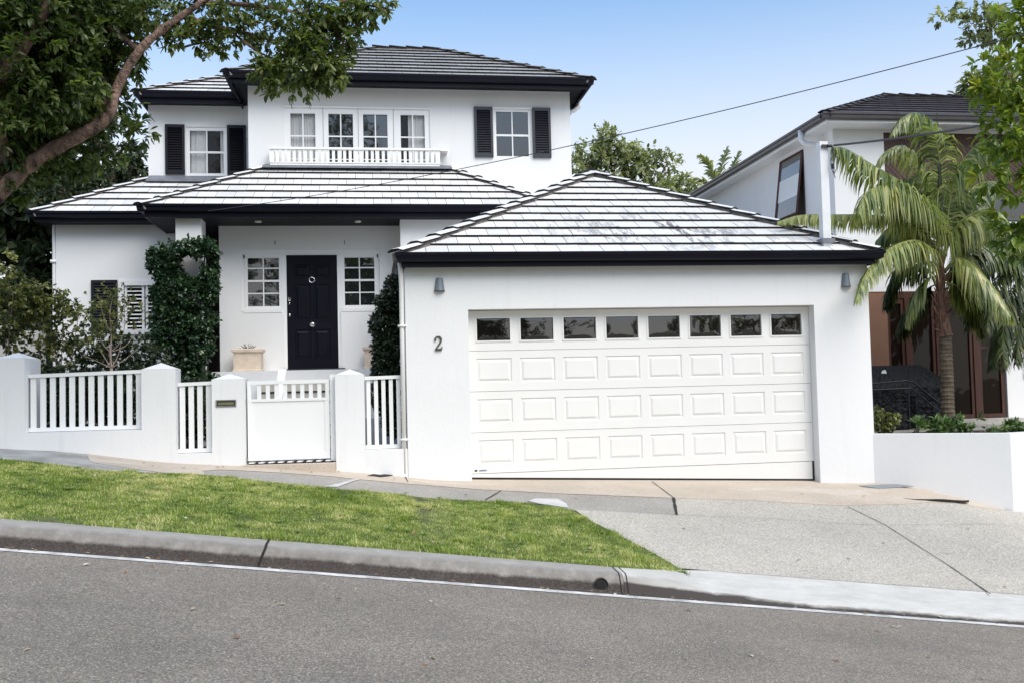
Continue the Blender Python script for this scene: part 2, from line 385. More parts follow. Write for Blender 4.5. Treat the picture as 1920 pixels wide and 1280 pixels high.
# ground to the horizon (one sheet), dipping under everything else
mb = MB(); gx = [-400, -200, -100, -60] + list(np.arange(-30, 30.1, 1.0)) + [60, 100, 200, 400]; gy = [-400, -150, -60, -30, -15, -8] + list(np.arange(-4, 8, 2.)) + list(np.arange(8, 14, .5)) + [16, 20, 26, 35, 50, 80, 150, 400]
for y in gy:
    for x in gx: mb.v.append((x, y, G(x, y)-.16))
nx = len(gx)
for j in range(len(gy)-1):
    for i in range(nx-1): mb.f.append((j*nx+i, j*nx+i+1, (j+1)*nx+i+1, (j+1)*nx+i)); mb.m.append(0)
mb.build('ground', MGROUND, kind='structure')
# road
mb = MB(); gx = list(np.arange(-60, 60.1, 2.0)); gy = [-8, -5, -2, 0, 2, 4, 6, 7.9]
for y in gy:
    for x in gx: mb.v.append((x, y, G(x, y)))
nx = len(gx)
for j in range(len(gy)-1):
    for i in range(nx-1): mb.f.append((j*nx+i, j*nx+i+1, (j+1)*nx+i+1, (j+1)*nx+i)); mb.m.append(0)
mb.build('road', MASPH, kind='structure')
# kerb with layback
def kerb_profile(X):
    up = [(7.90, .004, 0), (7.955, .006, .0), (7.96, -.008, .0), (8.075, -.004, .0), (8.085, .01, .02), (8.105, .06, .40), (8.125, .105, .75), (8.145, .135, .98), (8.175, .150, 1.15), (8.40, .160, 1.6)]
    ly = [(7.90, .004, 0), (7.955, .006, .0), (7.96, -.012, .0), (8.06, -.012, .0), (8.07, .0, .05), (8.09, .022, .16), (8.14, .045, .30), (8.24, .078, .7), (8.36, .112, 1.0), (8.56, .157, 1.6)]
    t_ = min(1, max(0, (X-2.12)/1.1)); t_ = t_*t_*(3-2*t_)
    return [tuple(a[i]*(1-t_)+b[i]*t_ for i in range(3)) for a, b in zip(up, ly)]
def kerb_mesh(x0, x1, name, mt):
    mb = MB(); mb.uv = []; xs = list(np.linspace(x0, x1, int((x1-x0)/.12)+2)); K = 10
    for X in xs:
        for (y, u, v) in kerb_profile(X):
            w_ = .004*mn.noise(Vector((X*1.3, y*4, 1)))
            mb.v.append((X, y+w_, (zk(X)+u+.001+w_*.6) if y < 8.39 else G(X, y)+.007))
    for i in range(len(xs)-1):
        pr = kerb_profile(xs[i]); pr2 = kerb_profile(xs[i+1])
        for j in range(2, K-1):
            mb.f.append((i*K+j, (i+1)*K+j, (i+1)*K+j+1, i*K+j+1)); mb.m.append(0)
            mb.uv += [(xs[i], pr[j][2]), (xs[i+1], pr2[j][2]), (xs[i+1], pr2[j+1][2]), (xs[i], pr[j+1][2])]
    return mb.build(name, mt, kind='structure', smooth=True)
kerb_mesh(-16, 2.088, 'kerb', MKERB); kerb_mesh(2.09, 14, 'layback_kerb', MLAY)
mb = MB(); xs = list(np.arange(-16, 14.1, .35))
for X in xs:
    j = .006*mn.noise(Vector((X*2, 0, 3)))
    mb.v.append((X, 7.885+j, zk(X)+.003)); mb.v.append((X, 7.965, zk(X)+.007))
for i in range(len(xs)-1): mb.f.append((2*i, 2*i+2, 2*i+3, 2*i+1)); mb.m.append(0)
mb.build('gutter_edge', pm('gutter_edge_white', (.60, .59, .57), .8, .22, 7), kind='structure')
# kerb joints and cracks
def dark_strip(pts, wdt, name, off=.009, mat_=MDRAIN, kind='structure'):
    mb = MB(); L = [np.array([x, y, G(x, y)+off]) for x, y in pts]
    for i, p in enumerate(L):
        d = L[min(i+1, len(L)-1)]-L[max(i-1, 0)]; d = np.array([d[1], -d[0], 0]); d /= np.linalg.norm(d); w_ = wdt*(.7+.6*random.random())/2
        mb.v += [tuple(p-d*w_), tuple(p+d*w_)]
    for i in range(len(L)-1): mb.f.append((2*i, 2*i+2, 2*i+3, 2*i+1)); mb.m.append(0)
    mb.build(name, mat_, kind=kind)
def kerb_joint(X, wd, skew=0):
    mb = MB()
    pr = kerb_profile(X)[2:]
    for i, (y, u, v) in enumerate(pr):
        xx = X + skew*(v if v < 1 else 1)
        mb.v += [(xx-wd/2, y-.004, zk(xx)+u+.006), (xx+wd/2, y-.004, zk(xx)+u+.006)]
    for i in range(len(pr)-1): mb.f.append((2*i, 2*i+1, 2*i+3, 2*i+2)); mb.m.append(0)
    mb.build('kerb_joint', MDRAIN, kind='structure')
kerb_joint(-.93, .022, .05); kerb_joint(2.06, .008); kerb_joint(2.12, .008); kerb_joint(-8.0, .02)
# verge soil, footpath, driveway
gr_top = [(0, 861), (180, 881), (359, 888), (467, 899), (640, 917), (900, 938.6), (1004, 943), (1072, 956)]
gr_right = [(1110, 978), (1160, 1003), (1230, 1040), (1298, 1079)]
gt = [gp(*q) for q in gr_top]; grr = [gp(*q) for q in gr_right]
lawn = [(-9, 8.385)] + [(-2, 8.385), (0, 8.385), (grr[-1][0]-.04, 8.42)] + grr[::-1] + gt[::-1] + [(-9, 12.75)]
drape('verge', lawn, .004, MTURF, kind='structure')
# driveway crossover + lower footpath in exposed aggregate
drv = [(1.0, 8.50), (3.2, 8.56), (14, 8.56), (14, 12.4)] + [gp(*q) for q in [(1887, 957), (1573, 948.3), (1400, 938), (1262, 934)]] + [gp(*q) for q in [(1270, 966), (1077, 956)]] + grr
drv = [(grr[-1][0]-.03, 8.548), (14, 8.548), (14, 12.3)] + [gp(*q) for q in [(1887, 957), (1573, 948.3), (1400, 938), (1262, 934), (1270, 966), (1076, 955)]] + grr
drape('driveway', drv, .008, MAGG, kind='structure')
path = [gp(*q) for q in [(1262, 934), (1270, 966), (1077, 957), (1004, 944), (900, 940), (640, 918), (467, 900), (385, 890), (380, 883), (413, 881), (533, 887), (627, 894), (669, 899), (760, 907), (800, 910), (900, 918), (1048, 925.6)]]
drape('footpath', path, .006, MAGD, kind='structure')
apron = [gp(*q) for q in [(1262, 934), (1048, 925.6), (900, 918), (800, 910), (760, 907), (669, 899), (627, 894), (533, 887), (413, 881), (380, 883), (385, 891), (300, 886), (170, 867)]] + [(-3.6, 12.95), (.4, 12.95), (.5, 13.3), (7.2, 13.3), (8.5, 12.3)] + [gp(*q) for q in [(1887, 957), (1573, 948.3), (1400, 938)]]
drape('concrete_apron', apron, .010, MTAN, kind='structure')
lp = [(-9, 12.7)] + gt[:3] + [gp(300, 886), gp(170, 867), (-3.6, 12.95), (-9, 12.95)]
drape('upper_footpath', lp, .007, pm('worn_asphalt_path', (.36, .35, .33), .9, .25, 2.5, 60, .4, .004), kind='structure')
pt = [gp(*q) for q in [(990, 940), (1005, 935), (1046, 936), (1062, 945), (1066, 953), (1010, 945)]]
drape('concrete_patch', pt, .014, MPATCH, kind='structure')
pt = [gp(*q) for q in [(608, 913), (640, 906), (660, 899.5), (676, 899.5), (660, 904), (632, 914)]]
drape('concrete_patch', pt, .014, MPATCH, kind='structure')
def joint(pxs, wd, name='paving_joint'):
    q = [gp(*p) for p in pxs]; P2 = []
    for a, b in zip(q, q[1:]):
        for k in range(6): P2.append((a[0]+(b[0]-a[0])*k/6, a[1]+(b[1]-a[1])*k/6))
    P2.append(q[-1]); dark_strip(P2, wd, name, .016)
joint([(1590, 951), (1660, 985), (1780, 1062), (1858, 1116)], .011)
joint([(1263, 934), (1269, 966)], .034); joint([(1222, 903), (1263, 934)], .010)
joint([(940, 920.6), (910, 938)], .018); joint([(1077, 956.5), (1270, 966.5), (1400, 971), (1613, 984), (1918, 991)], .006)
joint([(760, 895), (765, 905)], .012)
# drain pipe mouth in the kerb
mb = MB(); c0 = np.array([1.885, 8.095, zk(1.885)+.052])
mb.tube([c0+(0, -.012, 0), c0+(0, .10, 0)], [.062, .062], 20, 0, False); mb.tube([c0+(0, -.008, 0), c0+(0, .0, 0)], [.051, .050], 20, 1)
o = mb.build('drain_pipe', [pm('old_pipe', (.20, .16, .12), .8, .3, 20), MDRAIN], None, 'round stormwater pipe mouth set in the face of the stained kerb', 'drain pipe')
# drain grate and round cover
q = [gp(*p) for p in [(1606, 911), (1668, 907), (1712, 912), (1650, 917)]]
q = [(6.75, 12.62), (7.25, 12.62), (7.25, 12.85), (6.75, 12.85)]
q = [gp(1650, 917), gp(1714, 912.5), gp(1678, 908.5), gp(1610, 911.5)]
mb = MB(); mb.hexa([(x, y, G(x, y)+.012) for x, y in q]+[(x, y, G(x, y)+.018) for x, y in q], 0)
mb.build('drain_grate', pm('grey_grate', (.22, .24, .26), .5, .15, 30), None, 'flat blue grey metal drain cover in the tan concrete near the planter wall', 'drain cover')
a, b2 = gp(1703, 940), gp(1802, 938); cxx, cyy = (a[0]+b2[0])/2, (a[1]+b2[1])/2; rr = (b2[0]-a[0])/2
mb = MB()
ring = [(cxx+rr*math.cos(t_*math.pi/16), cyy+.19*math.sin(t_*math.pi/16)) for t_ in range(32)]; zc = G(cxx, cyy)+.012
top = [(x, y, zc*.45+(G(x, y)+.022)*.55) for x, y in ring]; bot = [(x, y, z_-.03) for x, y, z_ in top]
mb.face(top, 0)
for i in range(32): mb.face([bot[i], bot[(i+1) % 32], top[(i+1) % 32], top[i]], 1)
mb.build('access_cover', [MTAN, MDRAIN], None, 'raised round concrete access cover on the tan driveway apron', 'access cover')
# hole in the slab by the fence
pts = [(688, 893), (700, 889.5), (712, 891), (726, 889), (747, 889.5), (730, 892.5), (714, 895), (702, 893.5)]
mb = MB(); mb.face([(*q2, G(*q2)+.014) for q2 in [gp(*p) for p in pts]][::-1], 0)
mb.build('broken_drain', MDRAIN, None, 'dark broken drain gap in the slab beside the downpipe', 'drain gap')

# ------------------------------------------------------------------ wall / window builders
def wall(mb, x0, x1, z0, z1, y, holes=(), rev=.16, depth=None, m=0, sides=True):
    xs = sorted({x0, x1, *[h[0] for h in holes], *[h[1] for h in holes]}); zs = sorted({z0, z1, *[h[2] for h in holes], *[h[3] for h in holes]})
    def inh(i, j):
        if not (0 <= i < len(xs)-1 and 0 <= j < len(zs)-1): return None
        cx, cz = (xs[i]+xs[i+1])/2, (zs[j]+zs[j+1])/2
        return any(h[0] < cx < h[1] and h[2] < cz < h[3] for h in holes)
    for i in range(len(xs)-1):
        for j in range(len(zs)-1):
            a, b, c, d = xs[i], xs[i+1], zs[j], zs[j+1]
            if not inh(i, j): mb.face([(a, y, c), (b, y, c), (b, y, d), (a, y, d)], m); continue
            for di, dj, e in ((-1, 0, [(a, y, c), (a, y+rev, c), (a, y+rev, d), (a, y, d)]), (1, 0, [(b, y, c), (b, y, d), (b, y+rev, d), (b, y+rev, c)]),
                              (0, -1, [(a, y, c), (b, y, c), (b, y+rev, c), (a, y+rev, c)]), (0, 1, [(a, y, d), (a, y+rev, d), (b, y+rev, d), (b, y, d)])):
                if inh(i+di, j+dj) is False: mb.face(e, m)
    if depth:
        Y1 = y+depth
        mb.face([(x0, Y1, z0), (x0, y, z0), (x0, y, z1), (x0, Y1, z1)], m); mb.face([(x1, y, z0), (x1, Y1, z0), (x1, Y1, z1), (x1, y, z1)], m)
        mb.face([(x0, y, z1), (x1, y, z1), (x1, Y1, z1), (x0, Y1, z1)], m); mb.face([(x1, Y1, z0), (x0, Y1, z0), (x0, Y1, z1), (x1, Y1, z1)], m)
    return mb
def curtain(parent, x0, x1, z0, z1, y, amp=.012, wl=.055):
    mb = MB(); n = int((x1-x0)/.008); rows = 5
    for i in range(n+1):
        x = x0+(x1-x0)*i/n; ph = random.random()*.3
        for j in range(rows):
            z = z0+(z1-z0)*j/(rows-1)
            mb.v.append((x, y+amp*math.sin(x/wl*2*math.pi*(.8+.3*mn.noise(Vector((x*4, 0, z0))))+.3*j), z))
    for i in range(n):
        for j in range(rows-1): a = i*rows+j; mb.f.append((a, a+rows, a+rows+1, a+1)); mb.m.append(0)
    return mb.build('curtain', MCURT, parent, smooth=True)
def sash(mb, x0, x1, z0, z1, y, fw, cols, rows, bw=.022, d=.04, zs=None, heavy=None, m=0, bot=None):
    bot = bot or fw
    mb.box(x0, x0+fw, y, y+d, z0, z1, m); mb.box(x1-fw, x1, y, y+d, z0, z1, m)
    mb.box(x0+fw, x1-fw, y, y+d, z0, z0+bot, m); mb.box(x0+fw, x1-fw, y, y+d, z1-fw, z1, m)
    ix0, ix1, iz0, iz1 = x0+fw, x1-fw, z0+bot, z1-fw
    for i in range(1, cols):
        x = ix0+(ix1-ix0)*i/cols; mb.box(x-bw/2, x+bw/2, y+.008, y+d-.004, iz0, iz1, m)
    zz = zs if zs else [iz0+(iz1-iz0)*j/rows for j in range(1, rows)]
    for z in zz:
        h = bw if heavy is None or abs(z-heavy) > .01 else bw*1.7
        mb.box(ix0, ix1, y+(.010 if h == bw else .003), y+d-.006, z-h/2, z+h/2, m)
    return ix0, ix1, iz0, iz1
def pane(parent, ix0, ix1, iz0, iz1, y, m=None, name='pane', tilt=0):
    return MB().face([(ix0, y, iz0), (ix1, y+tilt, iz0), (ix1, y+tilt, iz1), (ix0, y, iz1)]).build(name, m or MGL, parent)
def shutter(parent, x0, x1, z0, z1, y, mt, fw=.045):
    mb = MB(); d = .045
    mb.box(x0, x0+fw, y-d, y-.003, z0, z1); mb.box(x1-fw, x1, y-d, y-.003, z0, z1)
    mb.box(x0+fw, x1-fw, y-d, y-.003, z0, z0+fw*1.5); mb.box(x0+fw, x1-fw, y-d, y-.003, z1-fw*1.3, z1)
    a, b = z0+fw*1.5, z1-fw*1.3; n = int((b-a)/.045); h = (b-a)/n
    for i in range(n):
        z = a+h*i
        mb.hexa([(x0+fw, y-.040, z), (x1-fw, y-.040, z), (x1-fw, y-.036, z-.001), (x0+fw, y-.036, z-.001), (x0+fw, y-.012, z+h*.92), (x1-fw, y-.012, z+h*.92), (x1-fw, y-.008, z+h*.90), (x0+fw, y-.008, z+h*.90)])
    mb.box(x0+fw, x1-fw, y-.006, y-.003, a, b)
    return mb.build('shutter', mt, parent)

def tile_plane(mb, E0, E1, poly, g=.33, tw=.30, lift=.032):
    E0, E1 = np.array(E0, float), np.array(E1, float); u = E1-E0; u /= np.linalg.norm(u)
    P = [np.array(p, float) for p in poly]; far = max(P, key=lambda p: np.linalg.norm(np.cross(p-E0, u)))
    n = np.cross(u, far-E0); n /= np.linalg.norm(n)
    if n[2] < 0: n = -n
    v = np.cross(n, u)
    if (far-E0)@v < 0: v = -v
    pol = [((p-E0)@u, (p-E0)@v) for p in P]
    flip = np.dot(np.cross(u, v), n) < 0
    def W(a, b, c): return tuple(E0+u*a+v*b+n*c)
    mb.face([W(a, b, -.012) for a, b in pol][::(-1 if flip else 1)], 1)
    ar = [0]*len(pol)
    mb.r += [0.5]*len(pol)
    vm = max(b for a, b in pol); um0, um1 = min(a for a, b in pol), max(a for a, b in pol)
    i = 0
    while i*g < vm:
        off = (i % 2)*tw*.5+.07; j = math.floor((um0-off)/tw)
        while off+j*tw < um1:
            a0 = off+j*tw+.0055; a1 = off+(j+1)*tw-.0005; b0 = i*g; b1 = (i+1)*g
            q = clip(clip(clip(clip(pol, 1, 0, -a0), -1, 0, a1), 0, 1, -b0), 0, -1, b1)
            if len(q) > 2:
                r = random.random(); dz = random.uniform(-.0012, .0012); tl = random.uniform(-.002, .002)
                def H(a, b): return lift*(1-(b-b0)/g)+dz+tl*(a-a0)/tw+.004
                top = [W(a, b, H(a, b)) for a, b in q]; bot = [W(a, b-.0, H(a, b)-.038) for a, b in q]
                if flip: top.reverse(); bot.reverse()
                k = len(mb.v); mb.v += top+bot; mb.r += [r]*(2*len(q)); L = len(q)
                mb.f.append(tuple(range(k, k+L))); mb.m.append(0)
                for e in range(L): mb.f.append((k+L+e, k+L+(e+1) % L, k+(e+1) % L, k+e)); mb.m.append(1)
            j += 1
        i += 1
def caps(mb, p0, p1, w=.13, L=.38, drop=.05, up=.035):
    p0, p1 = np.array(p0, float), np.array(p1, float); d = p1-p0; T = np.linalg.norm(d); d /= T
    s = np.cross(d, (0, 0, 1)); s /= np.linalg.norm(s); n = np.cross(s, d)
    k = len(mb.v)                       # mortar bed
    for q in (p0, p1):
        for o, h in ((-w*.85, -drop-.03), (-w*.7, .0+up*.3), (w*.7, up*.3), (w*.85, -drop-.03)): mb.v.append(tuple(q+s*o+n*h)); mb.r.append(.5)
    for a in range(3): mb.f.append((k+a, k+a+1, k+a+5, k+a+4)); mb.m.append(2)
    mb.f.append((k+3, k+2, k+1, k)); mb.m.append(2)
    N_ = max(1, round(T/L)); L = T/N_
    for i in range(N_):
        r = random.random(); a = p0+d*(L*i-.03); b = p0+d*(L*(i+1)+.0); jit = random.uniform(-.006, .006)
        la, lb = up+.045, up+.012; k = len(mb.v)
        for q, l in ((a, la), (b, lb)):
            for dz in (0, -.022):
                for o, h in ((-w, -drop*.55), (-w*.42, 0), (w*.42, 0), (w, -drop*.55)): mb.v.append(tuple(q+s*(o+jit)+n*(h+l+dz))); mb.r.append(r)
        for e in range(3):
            mb.f.append((k+e, k+8+e, k+9+e, k+e+1)); mb.m.append(0)
            mb.f.append((k+4+e, k+5+e, k+e+1, k+e)); mb.m.append(1)          # lower end edge
        mb.f.append((k+4, k, k+8, k+12)); mb.m.append(1); mb.f.append((k+3, k+7, k+15, k+11)); mb.m.append(1)
def newroof(): m_ = MB(); m_.r = []; return m_
GPROF = [(0, -.01), (0, -.115), (.055, -.118), (.088, -.10), (.095, -.055), (.112, -.035), (.115, 0), (.104, .004), (.10, -.01)]
def eave(parent, path_, ztop, mt=MNAVY, fas=.085, fm=None):
    MB().sweep(path_, GPROF, ztop).build('gutter', mt, parent)
    MB().sweep(path_, [(0, -.03), (-.025, -.03), (-.025, -.115-fas), (.004, -.115-fas), (.004, -.118), (0, -.118)], ztop).build('fascia', fm or mt, parent)

# ------------------------------------------------------------------ garage
gar = thing('garage', (3.7, 16, .2), 'white rendered double garage with pale tiled hip roof and panelled roller door', 'garage')
mb = MB(); wall(mb, .45, 7.03, -.4, 3.34, 12.9, [(1.29, 6.20, -.3, 2.622)], .2, 7.1)
mb.build('wall', MW, gar)
# roof
zt, Ye, A0, A1 = 3.335, 12.70, .36, 7.10; AP = (3.79, 16.03, 5.155)
mb = newroof(); A, B = (A0, Ye, zt), (A1, Ye, zt)
tile_plane(mb, A, B, [A, B, AP]); RB = (3.79, 20, 5.155)
tile_plane(mb, (A0, 17.4, zt), A, [(A0, 17.4, zt), A, AP, (3.79, 17.4, 5.155)]); tile_plane(mb, B, (A1, 20, zt), [B, (A1, 20, zt), RB, AP])
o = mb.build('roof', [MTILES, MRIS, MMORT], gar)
for a, b in ((A, AP), (B, AP), (AP, RB)):
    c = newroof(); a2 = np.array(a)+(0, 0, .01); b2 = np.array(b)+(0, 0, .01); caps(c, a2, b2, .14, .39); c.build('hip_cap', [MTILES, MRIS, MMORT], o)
gp_path = [(.47, 16.15), (.47, 12.73), (6.99, 12.73), (6.99, 20)]
gp_path = [(.435, 16.1), (.435, 12.72), (7.05, 12.72), (7.05, 20)]
eave(gar, gp_path, 3.355, fas=.07)
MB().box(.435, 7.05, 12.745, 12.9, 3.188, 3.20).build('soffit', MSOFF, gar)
# garage door
gd = MB(); X0, X1, YD = 1.288, 6.202, 13.08
gd.box(1.29, 6.2, 13.10, 13.12, 2.58, 2.62); SZ = [.418, .968, 1.522, 2.072, 2.615]
def raised(mb, x0, x1, z0, z1, y, dp=.012, bw=.022, sl=.05, m=0):
    # sunken groove then sloped raised field
    o = [(x0, z0), (x1, z0), (x1, z1), (x0, z1)]; i1 = [(x0+.008, z0+.008), (x1-.008, z0+.008), (x1-.008, z1-.008), (x0+.008, z1-.008)]
    i2 = [(x0+bw, z0+bw), (x1-bw, z0+bw), (x1-bw, z1-bw), (x0+bw, z1-bw)]; i3 = [(x0+sl, z0+sl), (x1-sl, z0+sl), (x1-sl, z1-sl), (x0+sl, z1-sl)]
    lv = [(o, y), (i1, y+dp), (i2, y+dp), (i3, y-.001)]
    for (a, ya), (b, yb) in zip(lv, lv[1:]):
        for e in range(4):
            f = (e+1) % 4; mb.face([(a[e][0], ya, a[e][1]), (a[f][0], ya, a[f][1]), (b[f][0], yb, b[f][1]), (b[e][0], yb, b[e][1])], m)
    mb.face([(p[0], y-.001, p[1]) for p in i3], m)
pitch = .6015; px0 = [1.403+pitch*i for i in range(8)]
def rail_h(z): return 0
for s_ in range(4):
    z0, z1 = SZ[s_]+.0025, SZ[s_+1]-.0025
    if s_ < 3: holes = [(x, x+.485, z1-.425, z1-.10) for x in px0]
    else: holes = [(x+.018, x+.472, z0+.135, z0+.435) for x in px0]
    w_ = MB(); wall(gd, X0+.004, X1-.004, z0, z1, YD, holes, .012 if s_ < 3 else .03)
    gd.face([(X0, YD, z1), (X1, YD, z1), (X1, YD+.02, z1), (X0, YD+.02, z1)]); gd.face([(X0, YD+.02, z0), (X1, YD+.02, z0), (X1, YD, z0), (X0, YD, z0)])
    if s_ < 3:
        for h in holes: raised(gd, *h, YD)
    else:
        for h in holes:       # raised bead round each light
            a, b, c, d = h; e = .02
            gd.box(a-e, b+e, YD-.010, YD+.004, d, d+e); gd.box(a-e, b+e, YD-.010, YD+.004, c-e, c); gd.box(a-e, a, YD-.010, YD+.004, c, d); gd.box(b, b+e, YD-.010, YD+.004, c, d)
gd.face([(X0, YD+.022, .3), (X1, YD+.022, .3), (X1, YD+.022, 2.6), (X0, YD+.022, 2.6)][:0] or [(X0, YD+.045, .42), (X1, YD+.045, .42), (X1, YD+.045, 2.6), (X0, YD+.045, 2.6)], 1)
gdo = gd.build('garage_door', [MPC, MROOM], gar)
holes = [(x+.018, x+.472, SZ[3]+.1375, SZ[3]+.4375) for x in px0]
for h in holes:
    # slightly bulged acrylic light
    q = MB(); n = 10
    for i in range(n+1):
        for j in range(n+1):
            a, b = i/n, j/n; bl = (1-(2*a-1)**4)*(1-(2*b-1)**4)
            q.v.append((h[0]+(h[1]-h[0])*a, YD+.026-.005*bl+.003*random.random()*0, h[2]+(h[3]-h[2])*b))
    for i in range(n):
        for j in range(n): k = i*(n+1)+j; q.f.append((k, k+n+1, k+n+2, k+1)); q.m.append(0)
    q.build('window', MGG, gdo, smooth=True)
mb = MB(); mb.hexa([(X0, YD+.004, .372), (X1-.03, YD+.004, .165), (X1-.03, YD+.03, .165), (X0, YD+.03, .372), (X0, YD+.004, .414), (X1-.03, YD+.004, .414), (X1-.03, YD+.03, .414), (X0, YD+.03, .414)])
mb.build('bottom_filler', MPC, gdo)
mb = MB(); mb.hexa([(X0, YD+.0, .34), (X1, YD+.0, .13), (X1, YD+.03, .13), (X0, YD+.03, .34), (X0, YD+.0, .370), (X1, YD+.0, .163), (X1, YD+.03, .163), (X0, YD+.03, .370)])
mb.box(X1-.028, X1, YD+.0, YD+.03, .165, .42); mb.build('rubber_seal', MBLK, gdo)
mb = MB(); cxs, czs = 1.365, .458
mb.face([(cxs, YD-.002, czs-.018), (cxs+.026, YD-.002, czs), (cxs, YD-.002, czs+.018), (cxs-.026, YD-.002, czs)])
mb.build('diamond_badge', MIRON, gdo)
mb = MB(); x = cxs+.045
for wd in (.013, .015, .011, .015, .013, .012): mb.box(x, x+wd, YD-.003, YD-.001, czs-.010, czs+.011); x += wd+.004
mb.build('badge_lettering', MBLUE, gdo)
# downpipe at the garage corner
mb = MB(); mb.tube([(.385, 12.82, 3.25), (.40, 12.86, 3.1), (.405, 12.90, 2.95), (.405, 12.93, 2.5), (.405, 12.93, .47)], .031, 12)
for z in (.9, 2.4): mb.box(.35, .46, 12.888, 12.975, z, z+.03)
mb.build('downpipe', MPC, gar, smooth=True)

# lamps
def wall_lamp(cx, z0, z1, label):
    t_ = thing('wall_lamp', (cx, 12.9, z0), label, 'wall lamp', 'lamps beside the garage door')
    mb = MB(); n = 20
    for z, r in ((z0, .072), (z1-.012, .048), (z1, .040)):
        for k in range(n):
            a = math.pi*k/(n-1)+math.pi; mb.v.append((cx+r*math.cos(a), 12.895+r*.95*math.sin(a), z))
    for lv in range(2):
        for k in range(n-1): a = lv*n+k; mb.f.append((a, a+1, a+n+1, a+n)); mb.m.append(0)
    mb.f.append(tuple(2*n+k for k in range(n))); mb.m.append(0)
    mb.build('lamp_shade', MLAMP, t_, smooth=False)
    mb = MB(); mb.box(cx-.03, cx+.03, 12.86, 12.899, z0+.02, z1-.03); mb.build('bracket', MIRON, t_)
    mb = MB(); mb.tube([(cx-.066, 12.897, z0+.003)] + [(cx+.069*math.cos(a), 12.895+.066*math.sin(a), z0+.003) for a in np.linspace(math.pi, 2*math.pi, 16)], .005, 6); mb.build('rim', MIRON, t_)
wall_lamp(.911, 2.868, 3.045, 'grey tapered half cone wall lamp left of the garage door above the number')
wall_lamp(6.690, 2.868, 3.062, 'grey tapered half cone wall lamp right of the garage door near the palm')
# house number 2 from a stroked outline
def num2(cx, z0, h):
    sk = [(.10, .74, .085), (.10, .84, .10), (.20, .95, .07), (.38, 1.0, .06), (.55, .96, .09), (.66, .82, .14), (.64, .66, .14), (.52, .48, .11), (.34, .30, .09), (.20, .16, .07), (.14, .07, .06)]
    mb = MB(); n = len(sk)
    pts = [np.array([a, b]) for a, b, c in sk]; k = 0
    L_, R_ = [], []
    for i in range(n):
        d = pts[min(i+1, n-1)]-pts[max(i-1, 0)]; d /= np.linalg.norm(d); nn = np.array([-d[1], d[0]])*sk[i][2]*.62
        L_.append(pts[i]+nn); R_.append(pts[i]-nn)
    def W(p, y): return (cx+(p[0]-.4)*h*.78, y, z0+p[1]*h)
    for a, b, c, d in zip(L_, L_[1:], R_[1:], R_): mb.hexa([W(a, 12.897), W(b, 12.897), W(c, 12.897), W(d, 12.897), W(a, 12.878), W(b, 12.878), W(c, 12.878), W(d, 12.878)])
    def poly(ps): 
        q = [np.array(p) for p in ps]; mb.hexa([W(p, 12.897) for p in q]+[W(p, 12.876) for p in q])
    poly([(.08, .0), (.70, .0), (.72, .14), (.08, .12)]); poly([(.62, .10), (.72, .10), (.80, .28), (.72, .28)])
    poly([(.04, .70), (.20, .68), (.22, .80), (.05, .82)])
    return mb.build('house_number', MNUM, None, 'dark bronze numeral 2 fixed to the garage wall', 'house number')
num2(.880, 2.083, .185)

# ------------------------------------------------------------------ house
H = thing('house', (0, 18, .8), 'white rendered two storey house with navy shutters, eaves and pale hip roofs', 'house')
# upper storey main
U = 17.65
fr = [(-1.485, 1.135, 5.6, 6.705)]
mb = MB(); wall(mb, -2.12, 3.775, 4.6, 7.10, U, fr+[(2.325, 3.02, 5.80, 6.735)], .10, 4.6)
mb.build('wall', MW, H)
UL = 18.85
mb = MB(); wall(mb, -4.10, -2.0, 5.0, 7.06, UL, [(-3.415, -2.665, 5.70, 6.64)], .10, 3.3); mb.build('wall', MW, H)
# lower walls
W_ = 17.6
mb = MB(); wall(mb, -5.375, -3.1, .6, 4.62, W_, [(-4.345, -3.15, 2.70, 3.58)], .08, 3.6); mb.build('wall', MW, H)
EN = 16.83
mb = MB(); wall(mb, -2.53, .51, 1.93, 4.42, EN, [(-2.167, .16, 2.935, 3.997), (-1.47, -.515, 1.94, 2.935)], .09, 2.2); mb.build('wall', MW, H)
mb = MB(); wall(mb, .51, 3.7, .6, 4.42, 16.21, [], .1, 3); mb.build('wall', MW, H)
mb = MB(); mb.box(-3.1, -2.53, 19.2, 19.3, .7, 4.42); mb.build('side_door', pm('brown_timber_screen', (.06, .04, .03), .7, .2, 5), H)
# column
mb = MB(); mb.box(-3.095, -2.69, 16.1, 16.5, .8, 4.42); mb.build('column', MW, H, bevel=.006)
# soffits
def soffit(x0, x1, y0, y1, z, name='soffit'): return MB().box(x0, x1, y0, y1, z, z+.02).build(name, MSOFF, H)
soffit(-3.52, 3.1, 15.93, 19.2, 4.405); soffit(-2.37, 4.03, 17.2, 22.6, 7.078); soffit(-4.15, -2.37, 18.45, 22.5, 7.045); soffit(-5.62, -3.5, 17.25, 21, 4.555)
for x in (-1.822, -.191):
    mb = MB(); mb.tube([(x, 16.35, 4.385), (x, 16.35, 4.41)], .055, 20); mb.tube([(x, 16.35, 4.38), (x, 16.35, 4.386)], .035, 16, 1); mb.build('downlight', [MPVC, MWHT], H)
# eaves
eave(H, [(-3.53, 19.0), (-3.53, 15.93), (3.1, 15.93), (3.1, 17.6)], 4.595)
eave(H, [(-2.37, 22.6), (-2.37, 17.21), (4.03, 17.21), (4.03, 22.6)], 7.185, fas=.075)
eave(H, [(-4.15, 22.5), (-4.15, 18.46), (-2.30, 18.46)], 7.185, fas=.095)
eave(H, [(-5.60, 21), (-5.60, 17.26), (-3.45, 17.26)], 4.718, fas=.06)
